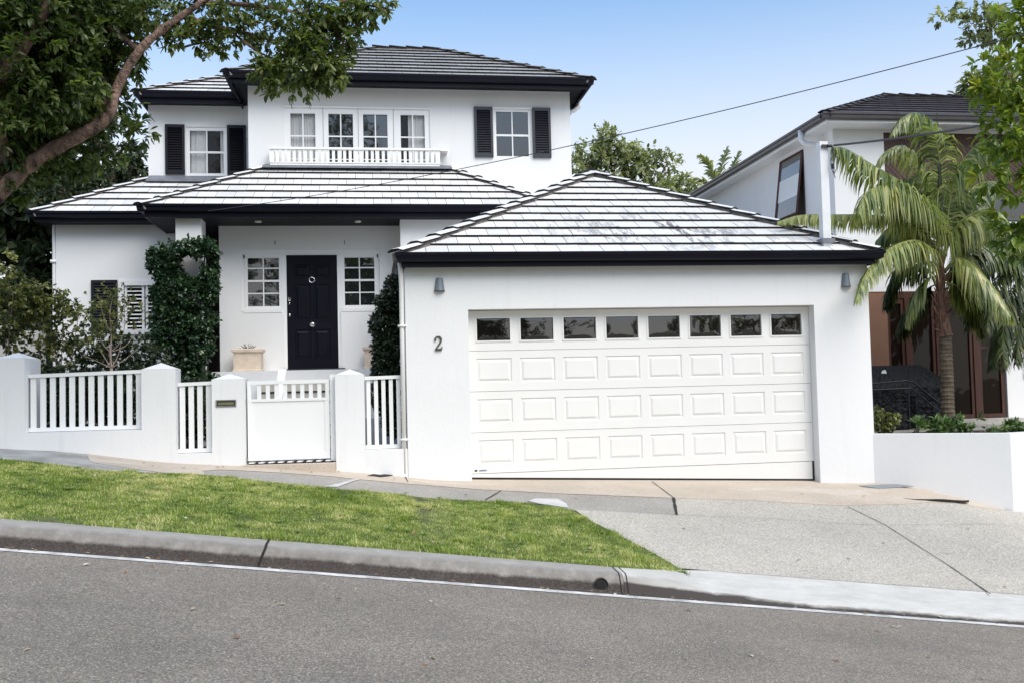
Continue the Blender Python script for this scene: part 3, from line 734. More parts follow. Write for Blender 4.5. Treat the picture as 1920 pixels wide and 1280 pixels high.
# roofs
mb = newroof(); z = 7.165; a, b, c, d = (-2.43, 17.16, z), (4.09, 17.16, z), (1.52, 19.74, 8.55), (.15, 19.74, 8.55)
bl, br = (-2.43, 22.3, z), (4.09, 22.3, z)
tile_plane(mb, a, b, [a, b, c, d]); tile_plane(mb, b, br, [b, br, c]); tile_plane(mb, bl, a, [bl, a, d])
mb.face([bl, d, c, br], 1); mb.r += [.5]*4
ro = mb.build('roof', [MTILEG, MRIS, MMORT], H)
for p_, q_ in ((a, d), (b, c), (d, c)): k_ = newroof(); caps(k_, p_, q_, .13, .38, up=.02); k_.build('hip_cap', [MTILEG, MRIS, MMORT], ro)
mb = newroof(); z = 7.165; a, b = (-4.22, 18.41, z), (-1.9, 18.41, z); c = (-1.9, 20.73, 8.41)
tile_plane(mb, a, b, [a, b, c]); tile_plane(mb, (-4.22, 22, z), a, [(-4.22, 22, z), a, c, (-1.9, 22, 8.41)])
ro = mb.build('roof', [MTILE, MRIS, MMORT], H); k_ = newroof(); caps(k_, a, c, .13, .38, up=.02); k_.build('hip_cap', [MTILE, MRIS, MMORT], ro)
mb = newroof(); z = 4.575; a, b = (-3.60, 15.88, z), (3.17, 15.88, z); c, d = (1.44, 17.62, 5.60), (-1.80, 17.62, 5.60)
tile_plane(mb, a, b, [a, b, c, d]); tile_plane(mb, (-3.60, 18.9, z), a, [(-3.60, 18.9, z), a, d, (-1.8, 18.9, 5.60)]); tile_plane(mb, b, (3.17, 17.65, z), [b, (3.17, 17.65, z), c])
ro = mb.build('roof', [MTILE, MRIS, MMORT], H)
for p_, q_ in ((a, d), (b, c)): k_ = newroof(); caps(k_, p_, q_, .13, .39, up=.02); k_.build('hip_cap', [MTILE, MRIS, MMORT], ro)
MB().hexa([(-1.85, 17.30, 5.52), (1.5, 17.30, 5.52), (1.5, 17.645, 5.62), (-1.85, 17.645, 5.62), (-1.85, 17.30, 5.545), (1.5, 17.30, 5.545), (1.5, 17.645, 5.66), (-1.85, 17.645, 5.66)]).build('flashing', MLEAD, ro)
mb = newroof(); z = 4.698; a, b = (-5.67, 17.21, z), (-2.9, 17.21, z); c, d = (-2.3, 18.86, 5.655), (-4.07, 18.86, 5.655)
tile_plane(mb, a, b, [a, (-2.3, 17.21, z), c, d]); tile_plane(mb, (-5.67, 22, z), a, [(-5.67, 22, z), a, d, (-4.07, 22, 5.655)])
ro = mb.build('roof', [MTILE, MRIS, MMORT], H); k_ = newroof(); caps(k_, a, d, .13, .39, up=.02); k_.build('hip_cap', [MTILE, MRIS, MMORT], ro)
MB().hexa([(-4.08, 18.52, 5.52), (-2.6, 18.52, 5.52), (-2.6, 18.845, 5.65), (-4.08, 18.845, 5.65), (-4.08, 18.52, 5.55), (-2.6, 18.52, 5.55), (-2.6, 18.845, 5.70), (-4.08, 18.845, 5.70)]).build('flashing', MLEAD, ro)
# rain head elbow at the right corner of the upper eave
mb = MB(); mb.tube([(4.06, 18.1, 7.05), (4.05, 18.1, 6.93), (3.95, 18.1, 6.85), (3.80, 18.1, 6.80)], .04, 10); mb.tube([(3.83, 18.1, 6.81), (3.83, 18.1, 4.7)], .04, 10); mb.build('downpipe', MPVC, H, smooth=True)
# upper windows
def win(x0, x1, z0, z1, y, fw, cols, rows, cur=None, gm=None, **k):
    mb = MB(); ix = sash(mb, x0, x1, z0, z1, y, fw, cols, rows, **k)
    mb.box(x0, x1, y+.5, y+.51, z0, z1, 1)
    o = mb.build('window', [MP, MROOM], H); pane(o, *ix, y+.03, gm)
    if cur:
        for a, b in cur: curtain(o, a, b, ix[2]-.02, ix[3]+.02, y+.10)
    return o
# french doors: four leaves and the head
xs4 = [(-1.44, -.86), (-.785, -.195), (-.145, .425), (.505, 1.10)]
gl = [(-1.38, -.94), (-.705, -.265), (-.08, .36), (.60, 1.04)]
fm = MB(); wall(fm, -1.485, 1.135, 5.6, 6.705, U+.028, [(g0, g1, 5.665, 6.60) for g0, g1 in gl], .04)
fm.box(-1.50, 1.15, U-.012, U+.03, 6.70, 6.728)
for x in (-.80, -.17, .47): fm.box(x-.004, x+.004, U+.022, U+.0275, 5.86, 6.705, 1)  # grey strips paint the shadow line between the door leaves
for g0, g1 in gl:
    m_ = (g0+g1)/2; fm.box(m_-.011, m_+.011, U+.036, U+.062, 5.665, 6.60); fm.box(g0, g1, U+.038, U+.060, 6.175, 6.20); fm.box(g0, g1, U+.038, U+.060, 5.755, 5.775)
fm.box(-1.485, 1.135, U+.55, U+.56, 5.8, 6.75, 2)
fo = fm.build('french_door', [MP, pm('painted_shadow_gap', (.25, .25, .25), .8), MROOM], H)
for k_, (g0, g1) in enumerate(gl):
    pane(fo, g0, g1, 5.665, 6.60, U+.066, MGLS if k_ in (0, 3) else MGL)
curtain(fo, -1.40, -.92, 5.66, 6.62, U+.13); curtain(fo, .74, 1.06, 5.66, 6.62, U+.13)
# right window with shutters, left window with shutters
win(2.325, 3.02, 5.80, 6.735, U+.03, .045, 2, 2, bot=.05, zs=[6.245], heavy=6.245)
MB().box(2.29, 3.05, U-.02, U-.001, 6.735, 6.765).build('window_head', MP, H)
shutter(H, 1.955, 2.300, 5.815, 6.757, U, MSHUT); shutter(H, 3.045, 3.392, 5.815, 6.757, U, MSHUT)
win(-3.415, -2.665, 5.70, 6.64, UL+.03, .065, 2, 2, cur=[(-3.35, -3.05), (-2.80, -2.73)], gm=MGLS, bot=.055, zs=[6.16], heavy=6.16)
shutter(H, -3.79, -3.435, 5.72, 6.672, UL, MSHUTD); shutter(H, -2.655, -2.305, 5.72, 6.672, UL, MSHUTD)
# lower left window and shutter
mb = MB(); x0, x1, z0, z1 = -4.345, -3.15, 2.70, 3.58
mb.box(x0, x1, W_-.02, W_+.05, z1-.09, z1+.0); mb.box(x0, x0+.09, W_-.02, W_+.05, z0, z1-.09); mb.box(x0-.03, x1+.03, W_-.05, W_+.05, z0-.06, z0+.03)
mb.box(x0+.02, x1, W_+.45, W_+.46, z0, z1, 1)
for a in (-4.25, -3.90, -3.55):
    mb.box(a, a+.04, W_+.02, W_+.05, z0+.03, z1-.09)
    mb.box(a+.29, a+.33, W_+.02, W_+.05, z0+.03, z1-.09)
    for k_ in range(11):
        z_ = z0+.07+k_*.068; mb.hexa([(a+.04, W_+.02, z_), (a+.29, W_+.02, z_), (a+.29, W_+.024, z_-.003), (a+.04, W_+.024, z_-.003), (a+.04, W_+.052, z_+.026), (a+.29, W_+.052, z_+.026), (a+.29, W_+.054, z_+.022), (a+.04, W_+.054, z_+.022)])
wo_ = mb.build('window', [MP, MROOM], H)
shutter(H, -4.79, -4.36, 2.70, 3.585, W_, MSHUTD)
mb = MB(); mb.tube([(-5.41, 17.62, 4.6), (-5.41, 17.62, .9)], .03, 8); mb.tube([(-5.46, 17.57, 3.92), (-5.37, 17.6, 3.92)], .03, 8); mb.build('downpipe', MPVC, H)
# balcony
bal = MB(); yb = U-.27
bal.box(-1.72, 1.30, yb-.02, yb+.05, 5.868, 5.905); bal.box(-1.72, 1.30, yb, yb+.03, 5.622, 5.645)
bal.box(-1.72, -1.66, yb, U-.003, 5.868, 5.905); bal.box(1.24, 1.44, yb+.01, U-.003, 5.868, 5.90)
bal.box(-1.70, 1.28, yb+.05, U-.003, 5.60, 5.622); bal.box(-1.72, 1.28, yb, yb+.04, 5.58, 5.61)
bo = bal.build('balcony', MPC, H)
n = 31
for i in range(n):
    x = -1.69+2.94*i/(n-1); wd = .040 if i % 15 == 0 else .026
    MB().box(x-wd, x+wd, yb+.004, yb+.026, 5.645, 5.868).build('baluster', MPC, bo)
for y_ in np.arange(yb+.09, U-.04, .085): MB().box(-1.705, -1.68, y_-.02, y_+.02, 5.62, 5.868).build('baluster', MPC, bo)
# entry: frame, sidelights, door
mb = MB(); y = EN
mb.box(-2.167, .16, y+.03, y+.09, 3.915, 3.997); mb.box(-1.50, -1.42, y+.03, y+.09, 1.955, 3.915); mb.box(-.565, -.485, y+.03, y+.09, 1.955, 3.915)
mb.box(-2.14, -1.50, y+.05, y+.09, 3.86, 3.915); mb.box(-.485, .14, y+.05, y+.09, 3.86, 3.915)
mb.box(-2.167, -2.11, y+.05, y+.09, 2.935, 3.915); mb.box(.115, .16, y+.05, y+.09, 2.935, 3.915)
mb.box(-1.475, -.515, y+.015, y+.088, 3.907, 3.9149); mb.build('door_frame', MP, H)
zz = [3.035+.217, 3.467, 3.467+.217]
for (a, b) in ((-2.11, -1.50), (-.485, .115)):
    m2 = MB(); ix = sash(m2, a, b, 2.945, 3.955-.04, y+.035, .045, 2, 4, .02, .045, [3.255, 3.468, 3.685], 3.468, bot=.09)
    m2.box(a, b, y+.5, y+.51, 2.945, 3.9, 1); m2.box(a-.03 if a < -1 else a, b+.03 if a > -1 else b, y-.01, y+.034, 2.925, 2.985)
    o = m2.build('side_window', [MP, MROOM], H); pane(o, *ix, y+.066)
dm = MB(); dx0, dx1, dz0, dz1 = -1.418, -.567, 1.968, 3.905; yd = y+.045
ph = [(dx0+.13, dx0+.395), (dx0+.455, dx0+.72)]; zh = [(2.13, 2.63), (2.79, 3.40), (3.52, 3.75)]
holes = [(a, b, c, d) for a, b in ph for c, d in zh]
wall(dm, dx0, dx1, dz0, dz1, yd, holes, .014)
for h in holes: raised(dm, *h, yd, .014, .03, .06)
dm.box(dx0, dx1, yd+.02, yd+.04, dz0, dz1)
do = dm.build('front_door', MDOOR, H)
mb = MB(); c0 = np.array([-.995, yd-.02, 3.478]); mb.tube([c0+np.array([.045*math.cos(a), -.004*0, .045*math.sin(a)]) for a in np.linspace(0, 2*math.pi, 25)], .010, 8); mb.tube([c0+(0, .0, .05), c0+(0, .03, .05)], .014, 10); mb.build('knocker', MCHR, do, smooth=True)
mb = MB(); c0 = np.array([-.997, yd, 2.715])
mb.tube([c0+(0, -.004, 0), c0, ], [.045, .045], 20); mb.tube([c0+(0, -.004, 0), c0+(0, -.03, 0), c0+(0, -.042, 0), c0+(0, -.065, 0), c0+(0, -.07, 0)], [.012, .014, .036, .038, .02], 16); mb.build('door_knob', MCHR, do, smooth=True)
mb = MB(); c0 = np.array([-1.372, yd, 3.15])
mb.tube([c0+(0, -.012, -.035), c0+(0, -.012, .035)], [.026, .028], 12); mb.tube([c0+(0, -.02, -.05), c0+(-.004, -.03, -.09)], [.013, .009], 8); mb.tube([c0+(0, -.025, .01), c0+(0, -.04, .01)], .014, 12, 1); mb.build('lock_handle', [MCHR, MIRON], do, smooth=True)
mb = MB(); c0 = np.array([-1.374, yd, 2.88]); mb.tube([c0+(0, -.01, -.025), c0+(0, -.01, .028)], [.016, .018], 12); mb.build('lower_lock', MCHR, do, smooth=True)
MB().box(-1.53, -.455, y-.03, y+.09, 1.936, 1.965).build('threshold', MIRON, H)
for x in (-1.597, -.43):
    mb = MB(); mb.tube([(x, y-.003, 4.15), (x, y-.03, 4.14), (x, y-.03, 4.08)], .006, 6); mb.build('wall_hook', MIRON, H)
# porch slab, steps
mb = MB(); mb.box(-2.56, .46, 15.9, EN+.3, .7, 1.925); mb.build('porch_slab', pm('porch_render', (.66, .67, .68), .8, .03, 3), H)
mb = MB()
for k_ in range(7):
    mb.box(-1.72, -.42, 15.9-.30*(k_+1), 15.9-.30*k_ - .001, .6, 1.925-.163*(k_+1))
    mb.box(-1.72, -.42, 15.9-.30*(k_+1)-.012, 15.9-.30*(k_+1)-.001, 1.925-.163*(k_+1)-.035, 1.925-.163*(k_+1)-.012, 1)
mb.build('steps', [MSTONE, MDRAIN], H)
mb = MB(); mb.hexa([(-1.48, 14.30, .95), (-1.38, 14.30, .95), (-1.36, 14.36, .95), (-1.46, 14.36, .95), (-1.42, 15.2, 1.93), (-1.30, 15.2, 1.93), (-1.30, 15.26, 1.93), (-1.42, 15.26, 1.93)])
mb.build('step_balustrade', MP, H)
MB().box(-2.45, -1.72, 14.4, 15.9, .6, 1.25).build('step_wall', MW2, H)
MB().box(-.42, .44, 14.9, 15.9, .4, 1.15).build('step_wall', MW2, H)
# pots
def pot(x0, x1, label):
    y0 = EN-.52; t_ = thing('pot', ((x0+x1)/2, y0+.25, 1.925), label, 'planter pot', 'terracotta troughs by the front door')
    mb = MB(); d = .40; cx = (x0+x1)/2; hw = (x1-x0)/2
    def ringp(o, z): return [(cx-hw+o, y0+o, z), (cx+hw-o, y0+o, z), (cx+hw-o, y0+d-o, z), (cx-hw+o, y0+d-o, z)]
    R_ = [ringp(.015, 1.926), ringp(.012, 1.955), ringp(.03, 1.965), ringp(.028, 2.235), ringp(.0, 2.25), ringp(-.004, 2.29), ringp(.012, 2.305), ringp(.05, 2.305), ringp(.06, 2.26)]
    for a, b in zip(R_, R_[1:]):
        for e in range(4): mb.face([a[e], a[(e+1) % 4], b[(e+1) % 4], b[e]])
    mb.face(R_[-1], 1); mb.build('trough', [MTERR, MSOIL], t_, bevel=.004)
    return t_, cx, y0+.2
p1, pxc, pyc = pot(-2.275, -1.775, 'pale terracotta trough with a spiky plant left of the front door')
p2, _, _ = pot(-.15, .32, 'pale terracotta trough right of the front door half hidden by the climbing hedge')

# ------------------------------------------------------------------ foliage tools
def leafmesh(name, C, D, Nn, L, Wd, mt, parent=None, R=None, **kw):
    n = len(C); C = np.asarray(C, float); D = np.asarray(D, float); D /= np.linalg.norm(D, axis=1, keepdims=True)
    Sd = np.cross(D, Nn); Sd /= np.linalg.norm(Sd, axis=1, keepdims=True)+1e-9; U_ = np.cross(Sd, D)
    L = np.broadcast_to(L, (n,))[:, None]; Wd = np.broadcast_to(Wd, (n,))[:, None]
    base = C; tip = C+D*L-U_*L*.10
    a = .35; b = .72
    l1 = C+D*L*a+Sd*Wd*.5+U_*Wd*.12; r1 = C+D*L*a-Sd*Wd*.5+U_*Wd*.12
    l2 = C+D*L*b+Sd*Wd*.38+U_*Wd*.06-U_*L*.04; r2 = C+D*L*b-Sd*Wd*.38+U_*Wd*.06-U_*L*.04
    V = np.stack([base, r1, r2, tip, l2, l1], 1).reshape(-1, 3)
    k = np.arange(n)[:, None]*6
    F = np.concatenate([k+np.array([[0, 1, 2, 3]]), k+np.array([[0, 3, 4, 5]])], 1).reshape(-1)
    me = bpy.data.meshes.new(name); me.vertices.add(len(V)); me.vertices.foreach_set('co', V.astype(np.float32).ravel())
    me.loops.add(len(F)); me.loops.foreach_set('vertex_index', F.astype(np.int32))
    me.polygons.add(len(F)//4); me.polygons.foreach_set('loop_start', np.arange(0, len(F), 4, dtype=np.int32)); me.polygons.foreach_set('loop_total', np.full(len(F)//4, 4, np.int32))
    me.update(calc_edges=True); me.validate()
    if R is None: R = RNG.random(n)
    at_ = me.attributes.new('r', 'FLOAT', 'POINT'); at_.data.foreach_set('value', np.repeat(np.clip(R, 0, 1), 6).astype(np.float32))
    return link(name, me, mt, parent, **kw)
def rdir(n): v = RNG.normal(size=(n, 3)); return v/np.linalg.norm(v, axis=1, keepdims=True)
def sprigs(blobs, k=8, L=.1, Wd=.045, shell=.45, tw=.12, spread=.75, droop=.2, up=.0, carve=-.12):
    """blobs: (centre xyz, radii xyz, sprig count, brightness shift)"""
    C, D, Nn, Ls, R = [], [], [], [], []
    for c, r, n, br in blobs:
        n = int(n); d = rdir(n); rad = RNG.random(n)**shell
        P = np.array(c)+d*np.array(r)*rad[:, None]
        # noise carving for gaps and clumps
        keep = np.array([mn.noise(Vector((p*2.2/ max(.25, min(r))*.35).tolist())) > carve for p in P]) if n else np.ones(0, bool)
        P, d = P[keep], d[keep]; n = len(P)
        if not n: continue
        td = d*.8+rdir(n)*.6+np.array([0, -.15, up]); td /= np.linalg.norm(td, axis=1, keepdims=True)
        tr = RNG.normal(0, .16, n)+.42+br
        for j in range(k):
            ld = td*.7+rdir(n)*spread; ld[:, 2] -= droop
            C.append(P+td*tw*(j/k)*RNG.random((n, 1))); D.append(ld); Nn.append(rdir(n)*.6+np.array([0, -.35, 1.0])); Ls.append(L*(.65+.6*RNG.random(n))); R.append(tr+RNG.normal(0, .13, n))
    C, D, Nn, Ls, R = map(np.concatenate, (C, D, Nn, Ls, R))
    return C, D, Nn, Ls, Ls*Wd/L, R
def pb(px, py, Y, rx, ry, rd, n, br=0):     # blob seen at a pixel, radii in pixels, depth radius in metres
    p = at(px, py, Y); s = Y/FX/ray(px, py)[1]*1.0
    s = np.linalg.norm(p-np.array([0, 0, CZ]))/FX
    return (p, (rx*s, rd, ry*s), n, br)
def crown(name, blobs, mt, parent=None, L=.1, Wd=.045, **kw):
    o = {k: kw.pop(k) for k in list(kw) if k in ('k', 'shell', 'tw', 'spread', 'droop', 'up', 'carve')}
    C, D, Nn, Ls, Ws, R = sprigs(blobs, L=L, Wd=Wd, **o)
    return leafmesh(name, C, D, Nn, Ls, Ws, mt, parent, R, **kw)
def limb(mb, pts, r0, r1, n=8, wob=.3, sub=4):
    P = [np.array(p, float) for p in pts]; Q = []
    for i in range(len(P)-1):
        a = P[max(i-1, 0)]; b = P[i]; c = P[i+1]; d = P[min(i+2, len(P)-1)]
        for k in range(sub):
            t_ = k/sub; Q.append(.5*((2*b)+(-a+c)*t_+(2*a-5*b+4*c-d)*t_*t_+(-a+3*b-3*c+d)*t_**3))
    Q.append(P[-1]); m_ = len(Q)
    rad = [(r0+(r1-r0)*i/(m_-1))*(1+wob*mn.noise(Vector((i*.9, r0*50, 0)))) for i in range(m_)]
    mb.tube(Q, rad, n)

# ------------------------------------------------------------------ big tree over the left of the frame
TY = 11.0; TL = 10.75
t_ = thing('fig_tree', (-6.2, 10.9, 1.0), 'large leafy tree leaning in from the left with a thick rough brown limb', 'tree')
mb = MB()
limb(mb, [(-6.3, 10.9, .7), (-6.1, 10.9, 2.6), at(-60, 400, TL), at(15, 345, TL), at(75, 295, TL), at(135, 262, TL), at(180, 238, TL), at(206, 212, TL), at(214, 180, TL), at(232, 140, TL), at(262, 95, TL), at(305, 55, TL), at(385, 0, TL), at(450, -50, TL)], .100, .028, 12, .4)
limb(mb, [at(206, 212, TY), at(190, 150, TY+.3), at(175, 60, TY+.5), at(200, 10, TY+.6), at(260, -60, TY+.6)], .06, .03, 8)
limb(mb, [at(30, 340, TY), at(-20, 200, TY-.6), at(60, 60, TY-.8), at(120, -60, TY-.8)], .12, .05, 8)
limb(mb, [at(262, 95, TY), at(180, 40, TY+.2), at(100, 10, TY+.2)], .04, .02, 6)
limb(mb, [at(340, 30, TY), at(420, 55, TY), at(470, 65, TY), at(520, 80, TY-.1), at(555, 105, TY-.2), at(575, 150, TY-.2)], .032, .010, 6)
limb(mb, [at(380, 5, TY), at(470, 10, TY), at(560, 25, TY-.2), at(620, 50, TY-.2), at(650, 90, TY-.2)], .030, .010, 6)
limb(mb, [at(430, 57, TY), at(480, 95, TY-.1), at(530, 120, TY-.2), at(560, 150, TY-.2)], .018, .007, 6)
limb(mb, [at(420, -20, TY), at(560, -10, TY-.2), at(660, 5, TY-.2), at(740, 20, TY-.2)], .028, .008, 6)
limb(mb, [at(300, 60, TY), at(330, 90, TY), at(380, 80, TY), at(410, 95, TY)], .018, .007, 6)
mb.build('trunk', MBARK, t_, smooth=True)
blobs = [pb(-60, 60, TY-.4, 130, 120, .9, 700, -.02), pb(80, 30, TY-.3, 110, 90, .8, 800), pb(60, 140, TY-.3, 130, 90, .8, 900, .02), pb(120, 190, TY+.5, 110, 60, .5, 520, .03),
         pb(-20, 260, TY-.4, 110, 90, .7, 620, -.05), pb(60, 250, TY+.6, 110, 50, .4, 320, -.1), pb(150, 110, TY+.4, 75, 85, .4, 380), pb(190, 20, TY+.4, 90, 45, .4, 300, .05), pb(185, 150, TY+.45, 32, 50, .25, 90, .05), pb(255, 250, TY+.4, 26, 26, .2, 34, .1), pb(262, 110, TY+.4, 22, 18, .2, 16, .2),
         pb(255, 60, TY+.3, 30, 40, .2, 60, .1), pb(255, 125, TY+.3, 22, 16, .15, 24, .15), pb(20, 330, TY+.5, 60, 40, .3, 130, -.1), pb(40, -40, TY-.3, 200, 60, .9, 500), pb(150, 290, TY+.2, 70, 35, .3, 90, -.05)]
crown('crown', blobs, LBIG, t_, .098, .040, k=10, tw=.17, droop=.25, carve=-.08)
blobs = [pb(330, 20, TY, 75, 40, .35, 150, .1), pb(410, 20, TY, 70, 40, .35, 170, .1), pb(440, 60, TY, 40, 35, .3, 80, .1), pb(350, 75, TY, 60, 25, .25, 60, .05), pb(405, 85, TY, 35, 18, .2, 34, .15),
         pb(570, 60, TY-.2, 75, 55, .35, 190, .0), pb(600, 100, TY-.2, 70, 55, .35, 220, .05), pb(545, 140, TY-.2, 65, 42, .35, 200, .05), pb(600, 20, TY-.2, 60, 28, .3, 60, .1), pb(650, 40, TY-.2, 35, 50, .25, 80, .0),
         pb(545, 180, TY-.2, 28, 16, .2, 34, .05), pb(500, 130, TY-.2, 25, 22, .2, 40, .2), pb(625, 130, TY-.2, 25, 35, .2, 50, .15), pb(700, 8, TY-.2, 62, 16, .3, 60, .05), pb(690, 25, TY-.2, 40, 14, .2, 30, 0), pb(500, -10, TY, 150, 22, .3, 90, .1), pb(475, 62, TY, 30, 8, .1, 10, 0)]
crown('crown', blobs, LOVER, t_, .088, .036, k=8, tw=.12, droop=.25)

def simple_tree(name, base, trunk_pts, blobs, mt, L, Wd, label, cat='tree', group=None, r=(.1, .03), bark=MBARK, **kw):
    t_ = thing(name, base, label, cat, group); mb = MB(); limb(mb, [base]+list(trunk_pts), r[0], r[1], 8)
    for c, rr_, n, b in blobs:
        st = np.array(trunk_pts[-1])*.5+np.array(trunk_pts[max(0, len(trunk_pts)-2)])*.5
        if n > 20: limb(mb, [st, (st+c)/2+np.array([0, 0, .1]), np.array(c)], r[1]*.9, r[1]*.3, 5, sub=2)
    mb.build('trunk', bark, t_, smooth=True)
    crown('crown', blobs, mt, t_, L, Wd, **kw); return t_
# dark trees behind on the left
by = 24
simple_tree('dark_tree', (at(120, 700, by)[0], by, 1.2), [at(120, 600, by), at(130, 400, by)], [pb(60, 420, by, 120, 110, 1.5, 1500, -.05), pb(60, 560, by, 130, 100, 1.5, 900, -.15), pb(20, 300, by, 130, 120, 1.5, 900, -.1), pb(90, 640, by, 120, 60, 1.2, 400, -.1)], LDARK, .26, .12, 'dense dark evergreen tree behind the left end of the house', r=(.3, .12), k=8, tw=.3)
simple_tree('cypress_tree', (at(215, 700, 23)[0], 23, 1.2), [at(215, 500, 23), at(215, 330, 23)], [pb(215, 300, 23, 50, 45, .9, 230, .05), pb(180, 350, 23, 65, 40, .9, 300, .0), pb(250, 310, 23, 20, 36, .7, 110, .1), pb(190, 245, 23, 36, 40, .7, 90, .0), pb(110, 360, 22, 80, 40, .9, 260, .0)], LDARK, .17, .07, 'dark green tree between the leaning limb and the upper left wall', r=(.2, .08), k=8, tw=.25, carve=.0)
# background trees right of the upper storey
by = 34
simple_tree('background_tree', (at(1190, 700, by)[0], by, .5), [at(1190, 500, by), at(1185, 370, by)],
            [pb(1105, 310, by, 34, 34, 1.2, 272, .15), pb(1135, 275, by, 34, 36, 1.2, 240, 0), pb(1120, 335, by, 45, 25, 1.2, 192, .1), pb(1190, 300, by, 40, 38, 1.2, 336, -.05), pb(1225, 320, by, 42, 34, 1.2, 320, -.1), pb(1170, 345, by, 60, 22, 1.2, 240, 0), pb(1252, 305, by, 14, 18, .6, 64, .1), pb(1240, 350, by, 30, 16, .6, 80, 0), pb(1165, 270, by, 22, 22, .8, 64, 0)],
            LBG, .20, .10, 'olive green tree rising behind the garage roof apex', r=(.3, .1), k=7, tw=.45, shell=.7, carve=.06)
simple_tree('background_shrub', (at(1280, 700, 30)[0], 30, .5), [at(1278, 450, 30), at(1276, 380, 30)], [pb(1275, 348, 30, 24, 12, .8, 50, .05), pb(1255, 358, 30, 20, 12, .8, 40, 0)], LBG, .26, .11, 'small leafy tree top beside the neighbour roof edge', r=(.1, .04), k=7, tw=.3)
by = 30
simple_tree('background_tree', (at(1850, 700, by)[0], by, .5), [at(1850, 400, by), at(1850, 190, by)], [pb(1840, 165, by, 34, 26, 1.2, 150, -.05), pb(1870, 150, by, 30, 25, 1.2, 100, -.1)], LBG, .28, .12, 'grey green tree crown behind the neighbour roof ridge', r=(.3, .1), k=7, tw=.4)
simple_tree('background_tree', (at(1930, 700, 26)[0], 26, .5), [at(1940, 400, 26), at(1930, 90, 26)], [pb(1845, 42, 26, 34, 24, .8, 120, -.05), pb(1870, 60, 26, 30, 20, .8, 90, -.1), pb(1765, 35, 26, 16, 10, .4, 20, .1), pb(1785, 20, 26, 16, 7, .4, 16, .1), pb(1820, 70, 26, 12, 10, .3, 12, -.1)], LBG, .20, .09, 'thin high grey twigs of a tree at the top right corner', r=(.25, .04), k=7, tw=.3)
# yellow green tree at the right edge
ry = 8.6
simple_tree('maple_tree', (at(2150, 900, ry)[0], ry, -.6), [at(2120, 700, ry), at(2060, 400, ry), at(2020, 150, ry)],
            [pb(1905, 60, ry, 42, 55, .35, 60, .1), pb(1890, 150, ry, 55, 50, .35, 75, .05), pb(1900, 240, ry, 60, 50, .35, 90, 0), pb(1885, 310, ry, 55, 45, .35, 75, .05), pb(1915, 380, ry, 50, 50, .35, 80, -.05), pb(1905, 440, ry, 35, 35, .3, 36, -.1), pb(1960, 200, ry, 70, 260, .5, 260, 0), pb(1940, 20, ry, 50, 60, .35, 60, .1), pb(1860, 105, ry, 22, 18, .15, 10, .2), pb(1845, 165, ry, 20, 16, .15, 10, .2), pb(1858, 345, ry, 26, 26, .2, 18, .1)],
            LYEL, .105, .042, 'bright yellow green leafy tree hanging in at the right edge', r=(.09, .03), k=8, tw=.14, droop=.25)

# ------------------------------------------------------------------ garden shrubs
def shrub(name, base, blobs, mt, L, Wd, label, stems=5, bark=MBARKP, sr=.012, group='shrubs behind the picket fence', **kw):
    t_ = thing(name, base, label, 'shrub', group); mb = MB(); b0 = np.array(base, float)
    tg = [b for b in blobs]
    for i in range(stems):
        c, r, n, _ = tg[i % len(tg)]; e = np.array(c)+rdir(1)[0]*np.array(r)*.4
        limb(mb, [b0+rdir(1)[0]*(.05, .05, 0), b0*.5+e*.5+rdir(1)[0]*.06, e], sr, sr*.3, 5, sub=3)
    mb.build('stem', bark, t_, smooth=True); crown('foliage', blobs, mt, t_, L, Wd, **kw); return t_
gz = .95
shrub('shrub', (at(20, 700, 14)[0], 14, gz), [pb(15, 560, 14, 45, 50, .4, 255, .05), pb(-30, 600, 14, 60, 60, .4, 272, 0), pb(20, 620, 14, 35, 40, .3, 136, -.1), pb(8, 500, 14, 22, 22, .2, 27, .3)], LSHR, .062, .034, 'leafy green shrub at the left edge behind the first fence pillar', k=8, tw=.08)
shrub('shrub', (at(105, 750, 14.2)[0], 14.2, gz), [pb(80, 570, 14.2, 42, 42, .35, 289, .1), pb(110, 610, 14.2, 55, 50, .35, 340, 0), pb(130, 570, 14.2, 32, 30, .3, 102, .1), pb(110, 660, 14.2, 45, 36, .3, 187, -.05), pb(150, 590, 14.2, 24, 34, .2, 61, .0)], LSHR, .056, .030, 'tall loose green shrub behind the first fence panel', k=8, tw=.08)
shrub('shrub', (at(170, 790, 13.8)[0], 13.8, gz), [pb(120, 740, 13.8, 60, 50, .3, 272, -.1), pb(200, 760, 13.8, 70, 50, .3, 340, -.15), pb(370, 780, 13.8, 25, 50, .2, 102, -.1)], LDARK, .06, .03, 'dark low shrub seen between the white pickets', k=8, tw=.08)
shrub('hedge', (at(160, 800, 14.0)[0], 14.0, gz), [pb(x, y, 14.0, 34, 34, .3, 190, -.2) for x in (75, 115, 155, 195, 235) for y in (725, 775)]+[pb(x, y, 14.0, 30, 30, .25, 130, -.2) for x, y in ((345, 740), (375, 740), (350, 790), (378, 790))], LDARK, .06, .03, 'dense dark low hedge filling the gaps between the white pickets', group='hedges behind the fence', k=7, tw=.06, carve=-9)
shrub('shrub', (at(250, 720, 15)[0], 15, gz), [pb(185, 650, 15, 50, 40, .3, 170, -.05), pb(240, 665, 15, 55, 35, .3, 200, -.1), pb(280, 690, 15, 40, 40, .3, 120, -.1), pb(160, 690, 15, 50, 30, .3, 120, -.1)], LDARK, .06, .03, 'dark green bush below the louvred window', k=8, tw=.08, carve=-9)
